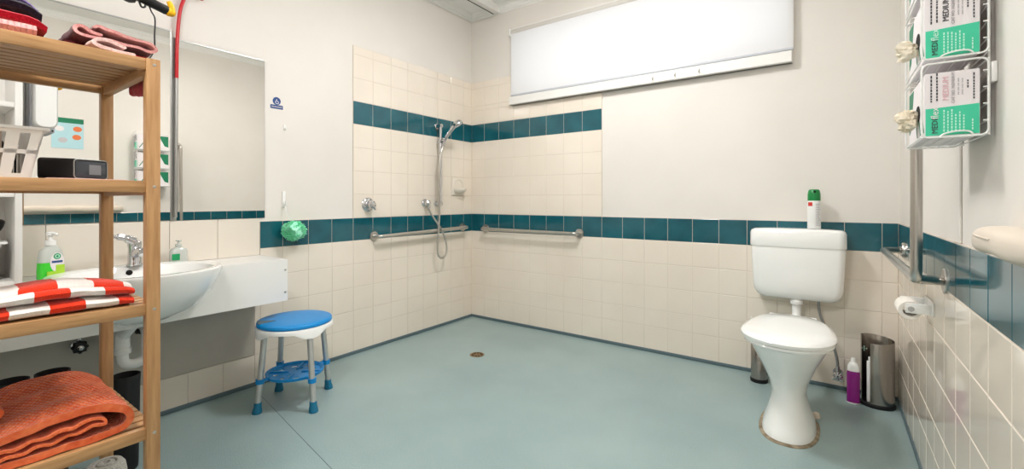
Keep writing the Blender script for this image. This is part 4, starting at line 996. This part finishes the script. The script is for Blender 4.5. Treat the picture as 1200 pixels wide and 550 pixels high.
ci = thing('cistern', 'white wall-hung cistern above the toilet', 'cistern', (TX, YB - TH, 0.46))
def crr(hw, d, z, r): # ring in plan with rounded front corners
    o = rrect(-hw, hw, -d, 0.0, r, 6); return [(x, y, z) for x, y in o]
bm = bmesh.new()
rings = []
for z, hw, d, r in ((0.0, 0.150, 0.08, 0.03), (0.004, 0.168, 0.095, 0.035), (0.016, 0.184, 0.105, 0.036), (0.04, 0.197, 0.113, 0.036), (0.07, 0.202, 0.118, 0.036), (0.16, 0.206, 0.125, 0.036), (0.268, 0.210, 0.130, 0.036), (0.285, 0.209, 0.129, 0.036)):
    rings.append(crr(hw, d, z, r))
loft(bm, rings); obj('tank', bm, M['porcelain'], ci)
bm = bmesh.new()
rings = [crr(0.213, 0.134, 0.279, 0.038), crr(0.215, 0.136, 0.284, 0.038), crr(0.214, 0.136, 0.352, 0.038), crr(0.209, 0.131, 0.365, 0.036), crr(0.195, 0.118, 0.372, 0.034), crr(0.10, 0.08, 0.376, 0.03)]
loft(bm, rings); obj('lid', bm, M['porcelain'], ci)
bm = bmesh.new(); tube(bm, arc_corner([(0.0, -0.07, 0.002), (0.0, -0.07, -0.11), (0.0, -0.37, -0.125)], 0.06, 8), 0.0215, 20); obj('flush_pipe', bm, M['plastic_white'], ci)
bm = bmesh.new(); lathe(bm, [(0.026, -0.026), (0.030, -0.024), (0.030, -0.008), (0.026, -0.004)], (0, -0.07, 0), 24); obj('collar', bm, M['plastic_white'], ci)
wh = thing('water_hose', 'grey braided hose with angle valve right of the cistern', 'hose', (-0.02, YB - TH, 0.12))
bm = bmesh.new(); tube(bm, catmull([(-0.035, -0.06, 0.345), (-0.034, -0.06, 0.30), (-0.02, -0.055, 0.24), (0.015, -0.05, 0.17), (0.040, -0.05, 0.06), (0.045, -0.05, 0.01)], 7), 0.0065, 10); obj('hose', bm, M['gasket'], wh)
bm = bmesh.new(); tube(bm, [(0.045, 0, -0.03), (0.045, -0.062, -0.03)], 0.010, 14); tube(bm, [(0.045, -0.05, -0.05), (0.045, -0.05, 0.015)], 0.0095, 12); lathe(bm, [(0.022, 0), (0.02, -0.006)], (0.045, 0, -0.03), 20, 'Y'); obj('valve_body', bm, M['chrome'], wh)
bm = bmesh.new()
for k in range(4): box(bm, -0.005, 0.005, -0.076, -0.062, -0.022, 0.022, 0.003, 2, M=Matrix.Translation((0.045, 0, -0.03)) @ Matrix.Rotation(k * PI / 4, 4, 'Y'))
tube(bm, [(0.022, -0.05, -0.052), (0.062, -0.05, -0.056)], 0.007, 10); obj('tap_handle', bm, M['chrome'], wh)

ca = thing('spray_can', 'white air freshener can with green cap on the cistern', 'can', (-0.075, YB - TH - 0.075, 0.8365))
bm = bmesh.new(); lathe(bm, [(0.027, 0), (0.0295, 0.003), (0.0295, 0.140), (0.027, 0.148), (0.025, 0.150)], (0, 0, 0), 32); bd = obj('can_body', bm, M['plastic_white'], ca)
bm = bmesh.new(); lathe(bm, [(0.0285, 0.146), (0.0285, 0.178), (0.025, 0.198), (0.020, 0.204), (0.008, 0.205)], (0, 0, 0), 32); cap = obj('cap', bm, M['can_green'], ca)
bm = bmesh.new(); lathe(bm, [(0.006, -0.0285), (0.006, -0.026), ], (0.004, 0, 0.192), 12, 'Y'); obj('nozzle', bm, M['hole'], cap)
def curved(bm, r, a0, a1, z0, z1, n=10, th=0.0004, mi=0):
    A = [a0 + (a1 - a0) * k / n for k in range(n + 1)]
    for ra in (r,):
        v0 = [bm.verts.new((ra * math.sin(a), -ra * math.cos(a), z0)) for a in A]; v1 = [bm.verts.new((ra * math.sin(a), -ra * math.cos(a), z1)) for a in A]
        for k in range(n): bm.faces.new((v0[k], v0[k + 1], v1[k + 1], v1[k])).material_index = mi
bm = bmesh.new(); curved(bm, 0.0299, -1.0, -0.2, 0.118, 0.138); obj('red_band', bm, M['can_red'], bd)
bm = bmesh.new()
for k in range(13): curved(bm, 0.0299, 0.25, 1.05 - 0.1 * (k % 3), 0.018 + k * 0.009, 0.0215 + k * 0.009)
obj('small_print', bm, M['ink_pale'], bd)

# behind and beside the toilet
bh = thing('brush_holder', 'steel toilet brush holder behind the toilet on its left', 'brush holder', (-0.322, 2.755, 0))
bm = bmesh.new(); lathe(bm, [(0.042, 0), (0.043, 0.004), (0.043, 0.018), (0.04, 0.02)], (0, 0, 0), 32); obj('base', bm, M['black_matt'], bh)
bm = bmesh.new(); lathe(bm, [(0.040, 0.019), (0.040, 0.23), (0.036, 0.236), (0.012, 0.238)], (0, 0, 0), 32); obj('canister', bm, M['bin_steel'], bh)
bm = bmesh.new(); tube(bm, [(-0.026, 0.0, 0.235), (-0.036, 0.0, 0.345)], [0.005, 0.004], 10); obj('brush_handle', bm, M['plastic_white'], bh)

sb = thing('steel_caddy', 'open-sided curved steel caddy with slanted top in the corner', 'caddy', (0.178, 2.755, 0))
RB = 0.064
bm = bmesh.new(); lathe(bm, [(RB + 0.001, 0), (RB + 0.004, 0.004), (RB + 0.004, 0.016), (RB, 0.020)], (0, 0, 0), 48, sx=1.0, sy=0.82); obj('base', bm, M['black_matt'], sb)
def shell(a0, a1, ztop, n=40, th=0.0016):
    bm = bmesh.new(); cols = []
    for k in range(n + 1):
        a = a0 + (a1 - a0) * k / n; zt_ = ztop(a)
        col = []
        for (r, z) in ((RB, 0.0195), (RB, zt_ * 0.5), (RB, zt_ - 0.002), (RB - th / 2, zt_), (RB - th, zt_ - 0.002), (RB - th, zt_ * 0.5), (RB - th, 0.0195)):
            col.append((r * math.cos(a), r * 0.82 * math.sin(a), z))
        cols.append(col)
    loft(bm, cols); return bm
# wraps from the left-back round the back and the right to the front; the gap faces front-left
top_ = lambda a: 0.322 - 0.022 * math.cos(a + 0.9) * 0.9
bm = shell(math.radians(-118), math.radians(196), lambda a: 0.318 + 0.016 * math.sin(a * 0.5 - 0.1)); sh = obj('steel_shell', bm, M['bin_steel'], sb)
bm = bmesh.new()
for dx, dz in ((0, 0), (0.009, 0), (-0.009, 0), (0, 0.009), (0, -0.009)): 
    a = math.radians(150); 
    lathe(bm, [(0.0028, 0), (0.0028, 0.0012)], (RB * 0.95 * math.cos(a) + dx + 0.003, RB * 0.82 * math.sin(a) - 0.012, 0.262 + dz), 10, 'Y')
obj('cross_holes', bm, M['ink_mint'], sh)
bm = bmesh.new(); box(bm, -0.012, 0.012, -0.011, 0.011, 0, 0.195, 0.005, 3); box(bm, -0.006, 0.006, -0.006, 0.006, 0.195, 0.215, 0.002)
bmesh.ops.translate(bm, vec=(0.148, 2.728, 0.0205), verts=bm.verts[:])
single('slim_bottle', bm, M['plastic_white'], 'slim white bottle inside the open side of the steel caddy', 'bottle')
pb = thing('cleaner_bottle', 'magenta cleaner bottle with white cap beside the steel caddy', 'bottle', (0.085, 2.720, 0))
bm = bmesh.new(); loft(bm, [superring(0, 0, 0.021, 0.016, 0.016, 0, 32, 2.6), superring(0, 0, 0.026, 0.019, 0.019, 0.003, 32, 2.6), superring(0, 0, 0.026, 0.019, 0.019, 0.008, 32, 2.6)]); obj('white_base', bm, M['plastic_white'], pb)
bm = bmesh.new(); loft(bm, [superring(0, 0, 0.026, 0.019, 0.019, 0.008, 32, 2.6), superring(0, 0, 0.026, 0.019, 0.019, 0.14, 32, 2.6), superring(0, 0, 0.0245, 0.018, 0.018, 0.158, 32, 2.5)]); obj('bottle_body', bm, M['purple'], pb)
bm = bmesh.new(); loft(bm, [superring(0, 0, 0.0245, 0.018, 0.018, 0.158, 32, 2.4), superring(0, 0, 0.023, 0.017, 0.017, 0.18, 32, 2.3), superring(0, 0, 0.016, 0.014, 0.014, 0.196, 32, 2), superring(0, 0, 0.010, 0.010, 0.010, 0.200, 32, 2), superring(0, 0, 0.008, 0.008, 0.008, 0.220, 32, 2)]); obj('cap', bm, M['plastic_white'], pb)

# paper roll and holder
ph = thing('paper_holder', 'white paper roll holder low on right wall', 'holder', (w2, 1.99, 0.635))
bm = bmesh.new(); box(bm, -0.006, 0, -0.065, 0.085, -0.022, 0.022, 0.002); obj('wall_plate', bm, M['plastic_white'], ph)
for y, in ((-0.058,), (0.078,)):
    bm = bmesh.new(); box(bm, -0.070, -0.004, y - 0.003, y + 0.003, -0.018, 0.014, 0.002); obj('arm', bm, M['plastic_white'], ph)
bm = bmesh.new(); tube(bm, [(-0.056, -0.062, -0.004), (-0.056, 0.08, -0.004)], 0.0085, 14); obj('spindle', bm, M['chrome'], ph)
bm = bmesh.new()
prf = [(0.019, 0), (0.029, 0), (0.031, 0.003), (0.031, 0.097), (0.029, 0.1), (0.019, 0.1)]
lathe(bm, prf + [(0.019, 0.0)], (0, 0, 0), 40, 'Y', False, False)
bmesh.ops.translate(bm, vec=(w2 - 0.056, 1.95, 0.631 - 0.009), verts=bm.verts[:])
single('paper_roll', bm, mat('tissue paper', (240, 234, 226), 0.9), 'nearly used up toilet paper roll on the white holder', 'paper roll')

# cream ledge on right wall
bm = bmesh.new(); rings = []
for k in range(25):
    y = 1.225 - 0.62 * k / 24; e = min(1.0, (1.226 - y) / 0.07); g_ = math.sqrt(max(0.02, 1 - (1 - e) ** 2))
    P0 = 0.062 * (0.35 + 0.65 * g_); hh = 0.026 * (0.45 + 0.55 * g_); zc = 0.912 + 0.002 * math.sin(y * 30)
    ring = []
    for j in range(28):
        a = 2 * PI * j / 28; c, s = math.cos(a), math.sin(a)
        ring.append((XR - 0.001 - P0 / 2 - P0 / 2 * math.copysign(abs(c) ** 0.75, c), y, zc + hh * math.copysign(abs(s) ** 0.8, s)))
    rings.append(ring)
loft(bm, rings)
cl = single('wall_ledge', bm, M['plastic_cream'], 'cream rounded ledge on right wall just above the teal tiles', 'ledge')
bm = bmesh.new(); tube(bm, [(XR - 0.0605, 1.165, 0.920), (XR - 0.0632, 1.13, 0.920), (XR - 0.0635, 1.05, 0.919)], 0.0016, 6); obj('crease', bm, M['plastic_cream'], cl)

# ------------------------------------------------------------------ glove rack and boxes
RX0, RX1, RY0, RY1 = 0.158, 0.259, 1.300, 1.548
rk = thing('wire_rack', 'white wire rack of glove boxes on right wall', 'rack', (0.21, 1.42, 1.11))
def K(x, y, z): return (x - 0.21, y - 1.42, z - 1.11)
TZ = (1.118, 1.286, 1.454); TH_ = 0.158
for z0 in TZ:
    bm = bmesh.new()
    for y in (RY0, RY1):
        tube(bm, [K(x, y, z) for x, z in rrect(RX0, RX1, z0, z0 + TH_, 0.012, 4)], 0.0021, 8, closed=True)
    for x in (RX0, RX1):
        for z in (z0 + 0.002, z0 + TH_ - 0.002): tube(bm, [K(x, RY0, z), K(x, RY1, z)], 0.0018, 8)
    for k in range(4):
        x = RX0 + 0.02 + k * 0.02; tube(bm, [K(x, RY0, z0), K(x, RY1, z0)], 0.0015, 6)
    for k in range(4):
        z = z0 + 0.03 + k * 0.034; tube(bm, [K(RX1, RY0, z), K(RX1, RY1, z)], 0.0015, 6); tube(bm, [K(RX1 - 0.008, RY0, z), K(RX1 + 0.0, RY0, z)], 0.0015, 6)
    tube(bm, catmull([K(RX0 + 0.028, RY0, z0 + 0.0), K(RX0 + 0.036, RY0, z0 + 0.007), K(RX0 + 0.055, RY0, z0 + 0.011), K(RX0 + 0.073, RY0, z0 + 0.009), K(RX0 + 0.08, RY0, z0)], 5), 0.0018, 8)
    obj('tier_frame', bm, M['plastic_white'], rk)
bm = bmesh.new()
for y in (RY0 + 0.012, RY1 - 0.012): tube(bm, [K(RX1 + 0.003, y, TZ[0]), K(RX1 + 0.003, y, TZ[2] + TH_)], 0.0022, 8)
obj('back_wire', bm, M['plastic_white'], rk)
for z in (1.225, 1.50):
    bm = bmesh.new(); box(bm, *(v for ab in ((RX1 - 0.21 + 0.004, XR - 0.21 - 0.0005), (RY0 - 1.42 + 0.002, RY0 - 1.42 + 0.030), (z - 1.11, z - 1.11 + 0.042)) for v in ab), 0.002); obj('wall_clip', bm, M['plastic_white'], rk)

gx0, gx1, gy0, gy1, gh = 0.1640, 0.2480, 1.3065, 1.540, 0.136
RT = Matrix(((0, -1, 0, 0), (0, 0, -1, 0), (1, 0, 0, 0), (0, 0, 0, 1)))   # text right -> +z, text up -> -x, facing -y
labs = ('glove box in the lowest tier of the white wire rack', 'glove box in the middle tier of the white wire rack', 'glove box in the top tier of the white wire rack')
for i, z0 in enumerate(TZ):
    zb = z0 + 0.0026
    gb = thing('glove_box', labs[i], 'box', (0.206, 1.42, zb), 0, 'glove boxes in the wire rack')
    G = lambda x, y, z: (x - 0.206, y - 1.42, z)
    bm = bmesh.new(); box(bm, gx0 - 0.206, gx1 - 0.206, gy0 - 1.42, gy1 - 1.42, 0, gh, 0.0008, 1); cb = obj('carton', bm, M['box_white'], gb, False)
    yf = gy0 - 1.42
    bm = bmesh.new()  # green lower half of the end face, its top edge slightly slanted
    loft(bm, [[G(gx0 + 0.001, 0, 0.001)[:1] + (yf - 0.0006, 0.002), (gx1 - 0.207, yf - 0.0006, 0.002), (gx1 - 0.207, yf - 0.0006, 0.064), (gx0 - 0.205, yf - 0.0006, 0.060)],
              [(gx0 - 0.205, yf, 0.002), (gx1 - 0.207, yf, 0.002), (gx1 - 0.207, yf, 0.064), (gx0 - 0.205, yf, 0.060)]])
    obj('green_panel', bm, M['box_green'], gb, False)
    yt = yf - 0.0011
    bright = i != 0
    lettering('MEDI', M['ink'], gb, (gx0 - 0.206 + 0.016, yt, 0.022), RT, 0.0135, sx=1.05)
    lettering('flex', M['ink_mint'] if bright else M['box_white'], gb, (gx0 - 0.206 + 0.016, yt, 0.050), RT, 0.0175)
    lettering('MEDIUM', M['ink'] if bright else M['ink_pink'], gb, (gx0 - 0.206 + 0.033, yt, 0.101), RT, 0.0135)
    lettering('CAT NO. MGNDR-M', M['ink_pale'], gb, (gx0 - 0.206 + 0.044, yt, 0.101), RT, 0.0072)
    def printed(name, mt, cols, lo_, hi_, wd):
        bm = bmesh.new()
        for x, a, b in cols:
            z = a
            while z < b:
                w = random.uniform(lo_, hi_); box(bm, xs_ + x - wd, xs_ + x + wd, yt, yt + 0.0006, z, z + w); z += w + 0.0018
        obj(name, bm, M[mt], gb, False)
    xs_ = gx0 - 0.206
    printed('size_print', 'ink', ((0.010, 0.074, 0.128), (0.019, 0.076, 0.130)), 0.003, 0.007, 0.0012)
    printed('edge_print', 'ink', ((0.066, 0.098, 0.116), (0.075, 0.074, 0.130)), 0.003, 0.006, 0.001)
    printed('mint_print', 'ink_mint', tuple((x, 0.009, b) for x, b in ((0.030, 0.053), (0.036, 0.050), (0.042, 0.052), (0.048, 0.046), (0.054, 0.048), (0.060, 0.044))), 0.003, 0.006, 0.001)
    printed('corner_print', 'ink_mint', ((0.073, 0.010, 0.032),), 0.003, 0.006, 0.001)
    printed('pale_print', 'ink_pale', ((0.052, 0.085, 0.115), (0.058, 0.085, 0.115)), 0.006, 0.012, 0.001)
    # the side with the opening
    xs = gx0 - 0.206
    bm = bmesh.new(); loft(bm, [[(xs - 0.0006, 0.045, gh - 0.004), (xs - 0.0006, 0.118, gh - 0.004), (xs - 0.0006, 0.118, 0.03), (xs - 0.0006, 0.088, 0.04)], [(xs, 0.045, gh - 0.004), (xs, 0.118, gh - 0.004), (xs, 0.118, 0.03), (xs, 0.088, 0.04)]])
    for k in range(3): 
        y = -0.105 + k * 0.045
        loft(bm, [[(xs - 0.0006, y, 0.01), (xs - 0.0006, y + 0.007, 0.01), (xs - 0.0006, y + 0.037, 0.06), (xs - 0.0006, y + 0.030, 0.06)], [(xs, y, 0.01), (xs, y + 0.007, 0.01), (xs, y + 0.037, 0.06), (xs, y + 0.030, 0.06)]])
    obj('side_stripes', bm, M['poster_green'], gb, False)
    bm = bmesh.new(); lathe(bm, [(0.021, -0.0004), (0.021, -0.0009)], (xs, -0.02, 0.062), 24, 'X', sx=1.5); obj('opening', bm, M['hole'], gb)
    # a crumpled glove pulled half out of the opening
    bm = bmesh.new(); rnd = random.Random(40 + i)
    for k in range(6):
        t = bmesh.new(); bmesh.ops.create_icosphere(t, subdivisions=3, radius=1.0)
        c = Vector((-0.010 - 0.016 * rnd.random(), rnd.uniform(-0.014, 0.014), rnd.uniform(-0.010, 0.012)))
        sc = Vector((rnd.uniform(0.012, 0.018), rnd.uniform(0.009, 0.015), rnd.uniform(0.010, 0.017)))
        for v in t.verts:
            q = v.co.copy(); f = 1 + 0.45 * noise.noise(q * 2.2 + Vector((k * 7 + i, 0, 0))) + 0.2 * noise.noise(q * 5 + Vector((0, k * 3, i)))
            v.co = Vector((q.x * sc.x, q.y * sc.y, q.z * sc.z)) * f + c
        merge(bm, t)
    bmesh.ops.translate(bm, vec=(gx0 - 0.001, 1.40, zb + 0.060 - 0.012), verts=bm.verts[:])
    single('latex_glove', bm, M['glove'], ('crumpled cream glove poking out of the lowest glove box', 'crumpled cream glove poking out of the middle glove box', 'crumpled cream glove poking out of the top glove box')[i], 'glove', 'gloves poking out of the boxes')

# poster on right wall (seen in the mirror)
po = thing('poster', 'pale blue poster with green heading, seen in the mirror', 'poster', (XR, 0.868, 1.552))
bm = bmesh.new(); box(bm, -0.0025, -0.0002, -0.098, 0.098, -0.128, 0.128); sheet_ = obj('sheet', bm, M['sky_blue'], po, False)
bm = bmesh.new(); box(bm, -0.003, -0.0025, -0.098, 0.098, 0.086, 0.128); obj('heading_band', bm, M['poster_green'], sheet_, False)
for (y, z, m_) in ((-0.05, 0.035, 'box_white'), (0.06, 0.04, 'poster_orange'), (0.055, -0.03, 'poster_orange'), (-0.03, -0.06, 'ink_pale')):
    bm = bmesh.new(); lathe(bm, [(0.028, -0.0025), (0.028, -0.0031), (0.012, -0.0033)], (0, y, z), 24, 'X', sy=0.8); obj('picture', bm, M[m_], sheet_)

# ------------------------------------------------------------------ world, camera, view
w = bpy.data.worlds.new('daylight'); scene.world = w; w.use_nodes = True
bg = w.node_tree.nodes['Background']; bg.inputs['Color'].default_value = (0.97, 0.985, 1.0, 1); bg.inputs['Strength'].default_value = 1.6

cam = bpy.data.cameras.new('camera'); co = bpy.data.objects.new('camera', cam); COL.objects.link(co)
co.location = (0, 0, 0.9833); co.rotation_euler = (PI / 2, 0, 0.6226)
cam.sensor_width = 36.0; cam.lens = 522.04 / 1200 * 36.0; cam.shift_y = -39.84 / 1200; cam.clip_start = 0.02
scene.camera = co
vs = scene.view_settings; vs.view_transform = 'Standard'; vs.look = 'None'; vs.exposure = 0.57; vs.gamma = 1.0; vs.use_curve_mapping = False
scene.cycles.use_denoising = True; scene.cycles.max_bounces = 12; scene.cycles.diffuse_bounces = 6; scene.cycles.glossy_bounces = 6; scene.cycles.transparent_max_bounces = 8
scene.cycles.caustics_reflective = False; scene.cycles.caustics_refractive = False
